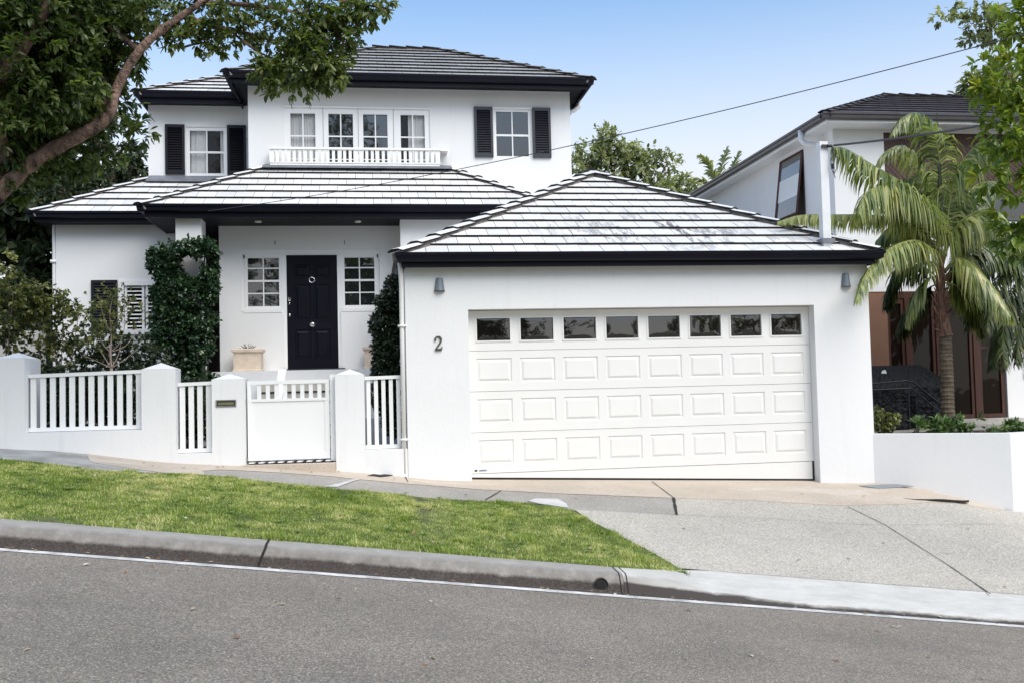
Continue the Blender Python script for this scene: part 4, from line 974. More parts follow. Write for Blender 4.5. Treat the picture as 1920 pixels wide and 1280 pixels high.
# small ornamental tree with pale trunk
t_ = thing('ornamental_tree', (at(207, 800, 13.7)[0], 13.7, gz), 'small ornamental tree with pale forked trunk and sparse yellow green leaves', 'tree')
mb = MB(); sy_ = 13.7; f0 = at(209, 690, sy_)
limb(mb, [at(206, 830, sy_), at(207, 760, sy_), f0], .030, .022, 8, .15)
t1, t2, t3 = at(207, 660, sy_), at(209, 625, sy_+.03), at(206, 590, sy_)
limb(mb, [f0, t1, t2, t3, at(212, 555, sy_)], .018, .004, 6, .15, 4)
for st_, m1, e_ in ((f0, (180, 676), (150, 664)), (f0, (236, 672), (262, 650)), (t1, (190, 640), (183, 600)), (t1, (226, 640), (236, 600)), (t2, (196, 600), (188, 570)), (t2, (222, 600), (232, 572)), (f0, (222, 664), (228, 632)), (f0, (190, 660), (178, 632)), (t1, (236, 648), (254, 622))):
    dz = random.uniform(-.12, .12); limb(mb, [st_, at(*m1, sy_+dz*.5), at(*e_, sy_+dz)], .009, .0025, 5, .1, 4)
mb.build('trunk', pm('pink_bark', (.36, .27, .22), .8, .15, 20), t_, smooth=True)
crown('crown', [pb(205, 590, sy_, 42, 42, .35, 120, .15), pb(235, 560, sy_, 28, 25, .3, 36, .1), pb(190, 560, sy_, 28, 28, .3, 45, .1), pb(245, 600, sy_, 26, 30, .3, 34, .1), pb(175, 620, sy_, 25, 25, .3, 26, .1), pb(212, 640, sy_, 30, 20, .2, 26, .1)], LSHR, t_, .048, .026, k=7, tw=.06, shell=.6)
# ivy on the column
iy = 15.75
t_ = thing('climbing_ivy', (at(345, 720, iy)[0], iy, 1.0), 'dense dark green ivy covering the porch column with a gap near its top', 'climbing plant')
mb = MB(); limb(mb, [at(330, 800, iy+.2), at(335, 600, iy+.2), at(325, 470, iy+.2)], .03, .012); limb(mb, [at(370, 800, iy+.2), at(375, 600, iy+.2), at(385, 470, iy+.2)], .03, .012); mb.build('stem', MBARK, t_, smooth=True)
bl = []
for (x, y, rx, ry_, n, b) in [(320, 470, 26, 16, 150, .05), (300, 490, 22, 24, 170, 0), (320, 520, 26, 26, 220, 0), (385, 470, 22, 20, 170, -.02), (360, 462, 26, 12, 110, .05), (395, 500, 14, 30, 150, -.05), (390, 540, 18, 30, 200, -.05),
                              (345, 550, 55, 28, 420, 0), (310, 560, 26, 30, 220, .02), (345, 600, 58, 36, 560, 0), (345, 650, 56, 36, 560, -.02), (350, 700, 54, 36, 520, -.02), (350, 750, 40, 40, 260, -.05), (300, 620, 20, 40, 150, .1), (335, 530, 20, 14, 60, .1)]:
    bl.append(pb(x, y, iy, rx, ry_, .26, n*1.3, b))
crown('foliage', bl, LIVY, t_, .060, .036, k=7, tw=.07, shell=.5, up=-.1, carve=-.28)
# hedge climbing beside the garage
hy = 13.75
t_ = thing('climbing_hedge', (at(730, 720, hy)[0], hy, .6), 'clipped column of shiny dark leaves between the porch and the garage', 'climbing plant')
mb = MB(); limb(mb, [at(728, 800, hy), at(730, 650, hy), at(735, 540, hy)], .03, .01); mb.build('stem', MBARK, t_, smooth=True)
bl = [pb(x, y, hy, rx, ry_, .22, n*1.7, b) for x, y, rx, ry_, n, b in [(738, 540, 16, 24, 170, .1), (730, 570, 26, 26, 280, .08), (724, 610, 30, 30, 360, .05), (726, 650, 28, 32, 360, .05), (724, 690, 26, 32, 340, .0), (722, 740, 26, 40, 300, -.1), (735, 790, 18, 30, 160, -.1)]]
crown('foliage', bl, LHEDGE, t_, .044, .028, k=7, tw=.04, shell=.35, carve=-9)
# spiky plant in pot
C, D = [], []
for i in range(14):
    C.append((pxc+random.uniform(-.03, .03), pyc, 2.27)); D.append((random.uniform(-1, 1), random.uniform(-.6, .6), random.uniform(.3, 1)))
leafmesh('succulent', np.array(C), np.array(D), rdir(14)+np.array([0, 0, 1]), .15, .014, LPALMD, None, label='small spiky succulent growing in the left terracotta trough', cat='plant')

# ------------------------------------------------------------------ fence and gate
F_ = thing('front_fence', (-2.2, 13.05, .7), 'white rendered front fence with capped pillars and picket infill panels', 'fence')
def pillar(x0, x1, y0, y1, z0, z1, zt, cz=True):
    mb = MB(); e = .012
    mb.box(x0, x1, y0, y1, z0, z1)
    cx, cyy = (x0+x1)/2, (y0+y1)/2; r = [(x0-e*0, y0, z1+.001), (x1, y0, z1+.001), (x1, y1, z1+.001), (x0, y1, z1+.001)]
    for a in range(4): mb.face([r[a], r[(a+1) % 4], (cx, cyy, zt)])
    return mb.build('pillar', MW2, F_)
pillar(-4.66, -4.317, 12.9, 13.50, .5, 2.088, 2.17); pillar(-2.915, -2.495, 12.9, 13.25, .5, 1.915, 2.0); pillar(-2.05, -1.635, 12.9, 13.25, .4, 1.765, 1.84); pillar(-.485, -.105, 12.9, 13.25, .3, 1.79, 1.865)
mb = MB(); mb.box(-4.317, -2.915, 12.902, 13.2, .5, 1.152); mb.build('base_wall', MW2, F_); mb = MB(); mb.box(-2.495, -2.05, 12.902, 13.2, .4, .826); mb.build('base_wall', MW2, F_)
mb = MB(); mb.box(-.105, .445, 12.902, 13.2, .3, .797); mb.build('base_wall', MW2, F_); mb = MB(); mb.box(-9, -4.66, 12.902, 13.2, .7, 2.0); mb.build('base_wall', MW2, F_)
def panel(x0, x1, z0, zl, zr, n, wd):
    mb = MB(); y0 = 13.03; s_ = (zr-zl)/(x1-x0)
    mb.hexa([(x0, y0-.02, zl-.045), (x1, y0-.02, zr-.045), (x1, y0+.05, zr-.045), (x0, y0+.05, zl-.045), (x0, y0-.02, zl), (x1, y0-.02, zr), (x1, y0+.05, zr), (x0, y0+.05, zl)])
    o = mb.build('top_rail', MP, F_); MB().box(x0, x1, y0-.008, y0+.035, z0, z0+.05).build('bottom_rail', MP, F_)
    for i in range(n):
        x = x0+(x1-x0)*(i+.5)/n; z1 = zl+(x-x0)*s_-.045
        MB().box(x-wd/2, x+wd/2, y0, y0+.022, z0+.05, z1-.0005).build('picket', MP, o)
panel(-4.314, -2.918, 1.158, 1.885, 1.915, 12, .068); panel(-2.492, -2.053, .832, 1.735, 1.745, 4, .066); panel(-.102, .392, .803, 1.762, 1.770, 5, .052)
# mail slot in the pillar
mb = MB(); x0, x1, z0, z1, y = -1.998, -1.742, 1.412, 1.503, 12.9
e = .016; mb.box(x0, x1, y-.012, y-.001, z1-e, z1, 0); mb.box(x0, x1, y-.012, y-.001, z0, z0+e, 0); mb.box(x0, x0+e, y-.012, y-.001, z0+e, z1-e, 0); mb.box(x1-e, x1, y-.012, y-.001, z0+e, z1-e, 0)
mb.box(x0+e, x1-e, y-.004, y-.001, z0+e, z1-e, 1); mb.box(x0+e+.012, x1-e-.012, y-.009, y-.005, z0+e+.010, z1-e-.016, 2)
mb.build('mail_slot', [MSTEEL, MDRAIN, MBRASS], F_)
Gt = thing('gate', (-1.1, 13.02, .68), 'white painted timber front gate with short pickets along its top', 'gate')
mb = MB(); gx0, gx1 = -1.615, -.565; y0 = 13.0
def rail(z0, z1, a=gx0, b=gx1, y=y0, d=.045): mb.box(a, b, y, y+d, z0, z1)
rail(1.688, 1.738); rail(1.462, 1.50); rail(.70, .775); mb.box(gx0, gx0+.06, y0+.002, y0+.043, .775, 1.462); mb.box(gx1-.06, gx1, y0+.002, y0+.043, .775, 1.462)
mb.box(gx0, gx0+.05, y0+.002, y0+.043, 1.50, 1.688); mb.box(gx1-.05, gx1, y0+.002, y0+.043, 1.50, 1.688)
mb.build('gate_frame', MP, Gt)
MB().box(gx0+.06, gx1-.06, y0+.012, y0+.03, .775, 1.462).build('gate_panel', MP, Gt)
for i in range(8):
    x = gx0+.05+(gx1-gx0-.1)*(i+.9)/8.6; MB().box(x-.026, x+.026, y0+.01, y0+.034, 1.50, 1.688).build('picket', MP, Gt)
mb = MB(); mb.box(-.555, -.488, 13.0, 13.06, .66, 1.80); mb.build('gate_post', MP, Gt)
mb = MB()
for z in (.72, 1.47): mb.tube([(-1.628, 12.985, z-.02), (-1.628, 12.985, z+.03)], .009, 8)
mb.build('hinge', MSTEEL, Gt)
# gate landing
mb = MB(); mb.hexa([(-1.68, 12.80, .3), (-.49, 12.72, .3), (-.49, 13.8, .3), (-1.68, 13.8, .3), (-1.68, 12.80, .655), (-.49, 12.72, .65), (-.49, 13.8, .66), (-1.68, 13.8, .66)])
mb.build('landing', MTAN, kind='structure')
mb = MB(); mb.box(-1.60, -.52, 12.93, 13.22, .661, .668, 1)
for i in range(9):
    x = -1.60+i*.122; mb.hexa([(x, 12.93, .669), (x+.06, 12.93, .669), (x+.12, 13.22, .669), (x+.06, 13.22, .669), (x, 12.93, .682), (x+.06, 12.93, .682), (x+.12, 13.22, .682), (x+.06, 13.22, .682)])
mb.build('threshold_grate', [MP, MDRAIN], None, 'striped metal threshold grate under the front gate', 'grate')
# garden beds
def gard(X, Y): return {True: lin(X, [-9, -4.5, -2.5, -.5, .44], [1.25, 1.05, .85, .62, .5])}[True]
drape('garden_bed', [(-12, 13.2), (-1.74, 13.2), (-1.74, 16.9), (-2.56, 16.9), (-2.56, 17.6), (-12, 20)], 0, MSOIL, gf=gard, kind='structure')
drape('garden_bed', [(-.41, 13.2), (.45, 13.2), (.45, 14.9), (-.41, 14.9)], 0, MSOIL, gf=gard, kind='structure')
mb = MB(); mb.box(-9.5, -5.1, 15.9, 16.2, .8, 2.62); mb.box(-9.5, -5.6, 15.85, 16.25, 2.62, 2.70); mb.build('boundary_wall', pm('pale_wall', (.50, .49, .46), .85, .08, 3, 30, .3, .005), None, 'pale rendered boundary wall behind the shrubs at the left', 'wall')
# ------------------------------------------------------------------ planter wall on the right
mb = MB()
def wallseg(a, b, z0, z1, th=.2, m=0):
    d = np.array([b[0]-a[0], b[1]-a[1]]); d /= np.linalg.norm(d); n = np.array([-d[1], d[0]])*th
    mb.hexa([(a[0], a[1], z0), (b[0], b[1], z0), (b[0]+n[0], b[1]+n[1], z0), (a[0]+n[0], a[1]+n[1], z0), (a[0], a[1], z1), (b[0], b[1], z1), (b[0]+n[0], b[1]+n[1], z1), (a[0]+n[0], a[1]+n[1], z1)], m)
wallseg((7.0, 12.905), (8.545, 12.07), -.8, .78); wallseg((8.545, 12.072), (11.5, 12.75), -1.4, .779)
mb.build('planter_wall', MW2, None, 'low white rendered planter wall curving out from the garage corner', 'planter wall')
mb = MB(); mb.face([(7.03, 13.0, .66), (8.55, 12.2, .66), (11.5, 12.9, .66), (14, 15.0, .66), (14, 15.0, .66), (7.03, 15.0, .66)]); mb.build('planter_bed', MSOIL, kind='structure')
mb = MB(); mb.box(7.03, 16, 14.9, 22, .2, .70); mb.build('terrace', pm('terrace_paving', (.42, .39, .35), .8, .1, 4), kind='structure')

# ------------------------------------------------------------------ neighbour house
NB = thing('neighbour_house', (11, 18, .7), 'white two storey neighbouring house with dark tiled roof and brown timber windows', 'house')
mb = MB(); xn, yn = 8.37, 16.4
# side wall facing -X with the window hole
wy0, wy1, wz0, wz1 = 17.60, 18.66, 4.75, 6.02
for (a, b, c, d) in ((yn, wy0, .7, 6.2), (wy1, 26, .7, 6.2), (wy0, wy1, .7, wz0), (wy0, wy1, wz1, 6.2)):
    mb.face([(xn, b, c), (xn, a, c), (xn, a, d), (xn, b, d)])
for e in ([(xn, wy0, wz0), (xn+.15, wy0, wz0), (xn+.15, wy0, wz1), (xn, wy0, wz1)], [(xn, wy1, wz0), (xn, wy1, wz1), (xn+.15, wy1, wz1), (xn+.15, wy1, wz0)], [(xn, wy0, wz0), (xn, wy1, wz0), (xn+.15, wy1, wz0), (xn+.15, wy0, wz0)], [(xn, wy0, wz1), (xn+.15, wy0, wz1), (xn+.15, wy1, wz1), (xn, wy1, wz1)]): mb.face(e)
wall(mb, xn, 16, .7, 6.2, yn, [(8.95, 11.60, .72, 3.0), (9.36, 13.5, 4.4, 6.05)], .12)
mb.build('wall', MW, NB)
MB().face([(xn+.12, wy1, wz0), (xn+.12, wy0, wz0), (xn+.12, wy0, wz1), (xn+.12, wy1, wz1)]).build('interior_screen', pm('window_dark_brown', (.03, .018, .015), .5, .1, 5), NB)
# awning sash
mb = MB()
def bar3(p, q, w_, m=0):
    p, q = np.array(p, float), np.array(q, float); mb.tube([p, q], w_, 4, m)
top0, top1 = np.array([xn-.01, wy0+.03, wz1-.02]), np.array([xn-.01, wy1-.03, wz1-.02]); b0, b1 = np.array([xn-.17, wy0+.03, wz0+.03]), np.array([xn-.17, wy1-.03, wz0+.03])
for p, q in ((top0, top1), (top1, b1), (b1, b0), (b0, top0)): mb.tube([p, q], .030, 4)
for p, q in (((xn+.02, wy0+.025, wz0), (xn+.02, wy0+.025, wz1)), ((xn+.02, wy1-.025, wz0), (xn+.02, wy1-.025, wz1)), ((xn+.02, wy0, wz0+.02), (xn+.02, wy1, wz0+.02))): mb.tube([p, q], .03, 4)
so = mb.build('awning_window', MWOOD, NB)
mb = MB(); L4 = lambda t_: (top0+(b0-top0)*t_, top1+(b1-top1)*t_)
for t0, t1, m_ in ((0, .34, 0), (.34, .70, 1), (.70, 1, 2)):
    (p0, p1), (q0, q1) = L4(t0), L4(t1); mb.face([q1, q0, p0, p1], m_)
mb.build('pane', [glass('awning_glass', (.06, .065, .07), .3), pm('painted_reflection', (.74, .74, .73), .6, .02, 4), glass('awning_glass_dark', (.03, .02, .02), .2)], so)  # white and dark bands paint reflections into the sash pane
# front doors
dmx = [8.95, 9.62, 10.20, 10.95, 11.60]
MB().box(8.38, 9.28, yn-.02, yn-.001, .72, 3.1).build('salmon_wall', MSALM, NB)
for i, (a, b) in enumerate(((9.28, 9.62), (9.70, 10.22), (10.30, 10.95), (11.05, 11.55))):
    mb = MB(); f = .06
    mb.box(a, a+f, yn+.01, yn+.07, .74, 3.0); mb.box(b-f, b, yn+.01, yn+.07, .74, 3.0); mb.box(a+f, b-f, yn+.01, yn+.07, .74, .86); mb.box(a+f, b-f, yn+.01, yn+.07, 2.9, 3.0)
    if i == 3: mb.box(a+f, b-f, yn+.012, yn+.068, 2.05, 2.09)
    o = mb.build('terrace_door', MWOOD, NB); pane(o, a+f, b-f, .86, 2.9, yn+.04, MGD)
mb = MB()
for x in (9.62, 10.22, 10.95): mb.box(x+.005, x+.095, yn-.012, yn+.06, .72, 3.02)
mb.box(8.95, 11.66, yn-.01, yn+.1, 3.0, 3.12); mb.box(8.95, 11.66, yn+.1, yn+.115, .72, 3.0, 1); mb.build('door_frame', [MWOOD, MROOM], NB)
MB().box(10.2, 11.75, 16.0, 16.38, .70, .78).build('door_sill', MSTONE, NB)
# cladding
mb = MB(); mb.box(9.36, 13.5, yn+.03, yn+.06, 4.4, 6.05)
x = 8.6
while x < 13.5:       # diagonal boards
    p = [(x, 6.05), (x+.085, 6.05), (x+.085+1.15, 4.9), (x+1.15, 4.9)]
    q = clip(clip([(a, b) for a, b in p], 1, 0, -9.37), -1, 0, 13.49)
    if len(q) > 2: mb.face([(a, yn+.018, b) for a, b in q][::-1])
    x += .10
mb.build('cladding', MWOODD, NB)
mb = MB(); mb.box(9.5, 12.8, yn+.0, yn+.05, 4.42, 4.9); mb.build('upper_window', MGL, NB)
# eaves, roof
zg = 6.30; e0 = (8.0, 15.95); path_ = [(8.0, 26), (8.0, 15.95), (16.5, 15.95)]
eave(NB, [(8.06, 27), (8.06, 15.98), (17, 15.98)], 6.27, MGUTN, .05, MP)
MB().box(8.06, 17, 16.0, 27, 6.10, 6.115).build('soffit', MP, NB)
mb = newroof(); z = 6.255; a, b = (8.0, 15.93, z), (17.2, 15.93, z); ap = (10.6, 18.5, 7.38); ap2 = (14.6, 18.5, 7.38)
tile_plane(mb, a, b, [a, b, ap2, ap], .33, .33); tile_plane(mb, (8.0, 27, z), a, [(8.0, 27, z), a, ap, (10.6, 24.4, 7.38)], .33, .33)
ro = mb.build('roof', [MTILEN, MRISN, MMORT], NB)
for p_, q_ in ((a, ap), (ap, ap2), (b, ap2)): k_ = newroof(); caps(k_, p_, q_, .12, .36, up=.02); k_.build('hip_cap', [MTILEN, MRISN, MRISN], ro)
mb = MB(); mb.tube([(8.0, 16.9, 6.2), (8.0, 16.9, 6.02), (8.06, 16.86, 5.94), (8.26, 16.75, 5.88), (8.32, 16.7, 5.8), (8.32, 16.7, 3.2)], .055, 12); mb.build('downpipe', MPVC, NB, smooth=True)

# service post on the garage roof
po = thing('service_post', (6.43, 12.95, 3.5), 'white square service post standing on the right end of the garage roof', 'post')
MB().box(6.375, 6.495, 12.88, 13.0, 3.45, 4.955).build('post', MPVC, po)
mb = MB(); mb.box(6.34, 6.53, 12.84, 13.04, 3.50, 3.56); mb.build('post_base', MLEAD, po)
mb = MB(); mb.box(6.39, 6.53, 12.84, 12.87, 4.86, 4.90); mb.tube([(6.47, 12.83, 4.88), (6.53, 12.83, 4.88)], .02, 10); mb.tube([(6.53, 12.84, 4.62), (6.54, 12.84, 4.55)], .025, 8); mb.build('insulator', MIRON, po)
mb = MB()
for s_ in range(3): mb.tube([(6.53, 12.84, 4.90), (6.53+.02*s_, 12.83, 4.80), (6.50+.05*s_, 12.82, 4.68), (6.51+.04*s_, 12.83, 4.56), (6.55, 12.84, 4.47), (6.58, 12.86, 4.42)], .006, 5)
mb.build('cable_loop', MWIRE, po)
def wire(name, a, b, sag, r, label):
    a, b = np.array(a, float), np.array(b, float); P = [a+(b-a)*t_-np.array([0, 0, sag*4*t_*(1-t_)]) for t_ in np.linspace(0, 1, 40)]
    MB().tube(P, r, 5).build(name, MWIRE, None, label, 'cable')
wire('overhead_cable', (-2.532, 15.78, 4.47), (8.6, 4.5, 4.85), .30, .0052, 'long thin overhead cable running from the porch eave up to the right')
wire('service_cable', (6.56, 12.83, 4.885), at(2050, 195, 9.5), .05, .016, 'thick black service cable running from the white roof post to the right edge')

# ------------------------------------------------------------------ barbecue, terrace rail
mb = MB(); rings = []
lv = [(.72, 0), (1.0, .02), (1.42, .0), (1.47, .015)]
bx0, bx1, by0, by1 = 8.05, 9.62, 15.0, 15.65
n = 30
def ringb(x0, x1, y0, y1, z, amp):
    pts = []
    for i in range(n): pts.append((x0+(x1-x0)*i/n, y0))
    for i in range(4): pts.append((x1, y0+(y1-y0)*i/4))
    for i in range(n): pts.append((x1-(x1-x0)*i/n, y1))
    for i in range(4): pts.append((x0, y1-(y1-y0)*i/4))
    return [(x+amp*mn.noise(Vector((x*9, y*6, z*1.2))), y+amp*mn.noise(Vector((x*9+9, y*6, z*1.0))), z) for x, y in pts]
R_ = [ringb(bx0, bx1, by0, by1, .72, .10), ringb(bx0, bx1, by0, by1, 1.0, .08), ringb(bx0, bx1, by0, by1, 1.25, .05), ringb(bx0, bx1, by0, by1, 1.40, .01), ringb(bx0+.12, bx1-.22, by0+.06, by1-.05, 1.58, .02), ringb(bx0+.28, bx1-.50, by0+.14, by1-.08, 1.77, .01)]
K = len(R_[0])
for r in R_: mb.v += r
for i in range(len(R_)-1):
    for j in range(K): a = i*K+j; b = i*K+(j+1) % K; mb.f.append((a, b, b+K, a+K)); mb.m.append(0)
mb.f.append(tuple((len(R_)-1)*K+j for j in range(K))); mb.m.append(0)
bq = thing('barbecue', (8.8, 15.3, .71), 'barbecue under a black fabric cover on the neighbour terrace', 'barbecue')
mb.build('cover', MBBQ, bq)
p = at(1660, 694, 15.02); MB().hexa([(p[0]-.06, 15.085, 1.64), (p[0]+.06, 15.085, 1.64), (p[0]+.06, 15.09, 1.64), (p[0]-.06, 15.09, 1.64), (p[0]-.06, 15.125, 1.72), (p[0]+.06, 15.125, 1.72), (p[0]+.06, 15.13, 1.72), (p[0]-.06, 15.13, 1.72)]).build('badge', MWHT, bq)
ra = thing('terrace_rail', (8.9, 14.8, .68), 'dark iron handrail sloping down in front of the covered barbecue', 'railing')
mb = MB(); ry_ = 14.8
for pts in ([(1600, 722), (1698, 713), (1712, 716), (1775, 766)], [(1600, 732), (1708, 727), (1770, 778)]): mb.tube([at(*q, ry_) for q in pts], .014, 6)
for pts in ([(1703, 714), (1706, 800)], [(1767, 760), (1768, 810)]): mb.tube([at(*q, ry_) for q in pts], .012, 6)
mb.build('rail', MIRON, ra)

# planter plants
def bush(px, py, Y, rx, ry_, n, mt, L, Wd, label, name='planter_plant', **kw):
    b = at(px, py+ry_, Y); b = (b[0], Y, .66); t_ = thing(name, b, label, 'plant', 'plants along the planter wall'); mb = MB()
    for i in range(4): limb(mb, [np.array(b)+rdir(1)[0]*(.04, .04, 0), at(px+random.uniform(-rx, rx)*.5, py, Y)], .012, .005, 5)
    mb.build('stem', MBARKP, t_); crown('foliage', [pb(px, py, Y, rx, ry_, .2, n, 0)], mt, t_, L, Wd, **kw)
bush(1658, 785, 13.3, 24, 26, 150, LSHR, .06, .03, 'rounded green bush in the garage corner of the planter', k=7, tw=.05)
bush(1722, 802, 13.1, 20, 13, 26, LPLN, .12, .035, 'low star leaved plant beside the small bush in the planter', k=8, tw=.03, spread=1.2, droop=-.1)
bush(1765, 800, 13.0, 26, 16, 40, LPLN, .12, .035, 'star leaved plant at the foot of the palm trunk', k=8, tw=.03, spread=1.2, droop=-.1)
bush(1812, 792, 13.0, 26, 14, 34, LPLN, .12, .038, 'bright green star leaved plant right of the palm trunk', k=8, tw=.03, spread=1.2, droop=-.1)
bush(1850, 805, 12.8, 34, 10, 46, LPLN, .10, .034, 'low green plants near the outer corner of the planter wall', k=8, tw=.03, spread=1.1, droop=0)
bush(1905, 803, 12.8, 24, 12, 46, LPLN, .10, .034, 'low green plant at the right edge of the photo above the planter wall', k=8, tw=.03, spread=1.1, droop=0)

# ------------------------------------------------------------------ palms
def frond(parent, pts, mt, Ll=.5, wd=.038, hang=.7, n=70, br=0, stem=.014, side=1.0, name='frond', taper=True, curl=0):
    P = [np.array(p, float) for p in pts]; Q = []
    for i in range(len(P)-1):
        a, b, c, d = P[max(i-1, 0)], P[i], P[i+1], P[min(i+2, len(P)-1)]
        for k in range(10): t_ = k/10; Q.append(.5*((2*b)+(-a+c)*t_+(2*a-5*b+4*c-d)*t_*t_+(-a+3*b-3*c+d)*t_**3))
    n = int(n*1.05); Ll *= 1.0
    Q.append(P[-1]); Q = np.array(Q); cum = np.r_[0, np.cumsum(np.linalg.norm(np.diff(Q, axis=0), axis=1))]; T = cum[-1]
    mb = MB(); V = []; mb.r = []
    rad = [stem*(1-.8*c/T) for c in cum]; mb.tube(list(Q), rad, 5); mb.r = [.75]*len(mb.v)
    for i in range(n):
        s_ = (.16+.84*(i+.5)/n)*T; p = np.array([np.interp(s_, cum, Q[:, k]) for k in range(3)]); p2 = np.array([np.interp(min(s_+.03, T), cum, Q[:, k]) for k in range(3)]); p1 = np.array([np.interp(s_-.03, cum, Q[:, k]) for k in range(3)])
        d = p2-p1; d /= np.linalg.norm(d)+1e-9; sd = np.cross(d, (0, 0, 1)); 
        if np.linalg.norm(sd) < .2: sd = np.array([1., 0, 0])
        sd /= np.linalg.norm(sd); up = np.cross(sd, d); f = (s_/T)
        LL = Ll*(math.sin(math.pi*min(1, max(.0, .18+.80*f)))**.6)*(.9+.2*random.random())
        for sg in (-1, 1):
            dr = sd*sg*side*(1-hang*.55)+d*(.45+.35*f)+up*.18*(1-hang); dr /= np.linalg.norm(dr)
            g = np.array([0, 0, -1.0]); seg = 4; q = p.copy(); prev = None; w0 = wd*(.8+.4*random.random()); rr = .40+br+random.gauss(0, .20)
            twn = np.cross(dr, d); 
            jd = np.array([random.gauss(0, .11) for _ in range(3)])
            for k in range(seg+1):
                t_ = k/seg; dd = dr*(1-hang*min(1, t_*1.6)*.8)+g*(hang**2*(.55+1.7*t_))+jd; dd /= np.linalg.norm(dd)
                wv = d*.9+g*.1; wv = wv-dd*(wv@dd); wv /= np.linalg.norm(wv)+1e-9
                wk = w0*(.55, 1., .85, .5, .04)[k]/2
                mb.v += [tuple(q-wv*wk), tuple(q+wv*wk)]; mb.r += [min(1, max(0, rr+.28*max(0, t_-.6)*random.random()))]*2
                if k: a = len(mb.v)-4; mb.f.append((a, a+1, a+3, a+2)); mb.m.append(0)
                q = q+dd*LL/seg
    mb.build(name, mt, parent)
py_ = 14.0
pal = thing('palm_tree', (8.85, 14.0, .66), 'tall feather palm with ringed trunk and drooping grey green fronds by the garage corner', 'palm tree')
mb = MB(); tb = at(1776, 800, py_)
prof = [(1777, 815, 12), (1777, 780, 11.3), (1776, 740, 11), (1775, 700, 10.6), (1773, 660, 10.5), (1772, 625, 10.5)]
rows = []
pts = [at(x, y, py_) for x, y, r in prof]; ss = at(1, 1, 1)
sc_ = np.linalg.norm(pts[2]-np.array([0, 0, CZ]))/FX
Q = []; rr_ = []
for i in range(len(pts)-1):
    for k in range(14):
        t_ = k/14; Q.append(pts[i]*(1-t_)+pts[i+1]*t_); rr_.append(sc_*(prof[i][2]*(1-t_)+prof[i+1][2]*t_)*(1+.07*(1 if (k % 3 == 0) else -.3)))
mb.tube(Q, rr_, 14); mb.build('trunk', pm('ringed_palm_trunk', (.11, .085, .055), .85, .3, 10, 40, .6, .01), pal)
mb = MB(); limb(mb, [at(1772, 630, py_), at(1768, 600, py_), at(1765, 560, py_), at(1763, 520, py_), at(1764, 480, py_)], .105, .05, 12, .3)
for i in range(26):
    a = random.uniform(0, 6.28); z_ = random.uniform(500, 615); c_ = at(1766, z_, py_); e = c_+np.array([math.cos(a)*.16, math.sin(a)*.16, random.uniform(-.05, .15)])
    mb.tube([c_+np.array([math.cos(a)*.06, math.sin(a)*.06, -.08]), e], [.03, .006], 5)
mb.build('crownshaft', pm('fibrous_sheath', (.17, .09, .06), .85, .4, 14, 30, .8, .02, streak=(3, 3, .6)), pal, smooth=False)
def pf(pxs, ys, **k): frond(pal, [at(x, y, yy) for (x, y), yy in zip(pxs, ys)], k.pop('mt', LPALM), **k)
def yy(n, a, b): return list(np.linspace(a, b, n))
for P_, a, b, L_, h_, n_, br_, mt_ in [
    ([(1766, 500), (1745, 396), (1708, 354), (1639, 311), (1587, 280), (1563, 276)], 14, 12.9, .66, .97, 110, .12, LPALM),
    ([(1762, 500), (1737, 400), (1695, 354), (1655, 348), (1623, 364), (1608, 400)], 14, 12.7, .80, .98, 115, .18, LPALM),
    ([(1764, 490), (1720, 430), (1655, 406), (1557, 403), (1500, 404), (1460, 416)], 14, 13.3, .36, .98, 120, .28, LPALM),
    ([(1767, 500), (1763, 327), (1752, 253), (1723, 214), (1692, 222), (1672, 250)], 14, 13.5, .60, .85, 95, .05, LPALM),
    ([(1766, 490), (1745, 370), (1729, 306), (1692, 274), (1655, 290), (1640, 325)], 14.1, 14.3, .52, .85, 85, .22, LPALM),
    ([(1768, 490), (1787, 343), (1819, 285), (1850, 262), (1875, 285), (1890, 330)], 14, 13.3, .72, .93, 105, .08, LPALM),
    ([(1768, 500), (1790, 430), (1825, 400), (1861, 394), (1890, 420), (1905, 470)], 14, 13.2, .72, .96, 105, .18, LPALM),
    ([(1762, 510), (1740, 466), (1713, 451), (1666, 468), (1625, 512), (1604, 565)], 14, 12.25, .50, .90, 105, .22, LPALM),
    ([(1770, 510), (1795, 485), (1822, 496), (1861, 538), (1893, 590)], 14, 13.0, .66, .92, 100, .22, LPALM),
    ([(1764, 530), (1745, 520), (1715, 550), (1700, 600)], 14, 14.2, .50, .95, 70, .05, LPALM),
    ([(1766, 530), (1730, 500), (1690, 500), (1668, 540), (1660, 580)], 14, 14.9, .50, .92, 75, -.1, LPALMD),
    ([(1768, 490), (1785, 420), (1810, 370), (1835, 345), (1865, 340)], 14, 14.5, .66, .93, 90, -.08, LPALM),
    ([(1768, 510), (1810, 465), (1850, 455), (1890, 475), (1915, 525)], 14, 14.2, .66, .93, 90, -.08, LPALM),
    ([(1766, 500), (1740, 440), (1705, 420), (1670, 425), (1645, 450)], 14, 14.5, .66, .95, 90, -.10, LPALM),
    ([(1768, 520), (1790, 510), (1820, 545), (1838, 605)], 14, 14.4, .62, .92, 80, .0, LPALM),
    ([(1766, 500), (1750, 380), (1725, 345), (1700, 335), (1680, 350)], 14, 14.5, .6, .88, 80, -.08, LPALM),
    ([(1764, 530), (1735, 545), (1700, 585), (1690, 630)], 14, 15, .5, .92, 70, -.1, LPALMD),
    ([(1768, 530), (1800, 540), (1830, 580), (1845, 630)], 14, 14.7, .55, .92, 70, .05, LPALM),
    ([(1766, 520), (1722, 470), (1690, 455), (1660, 470), (1645, 500)], 14, 13.5, .62, .95, 90, .0, LPALM)]:
    pf(P_, yy(len(P_), a, b), Ll=L_, hang=h_, n=n_, br=br_, mt=mt_)
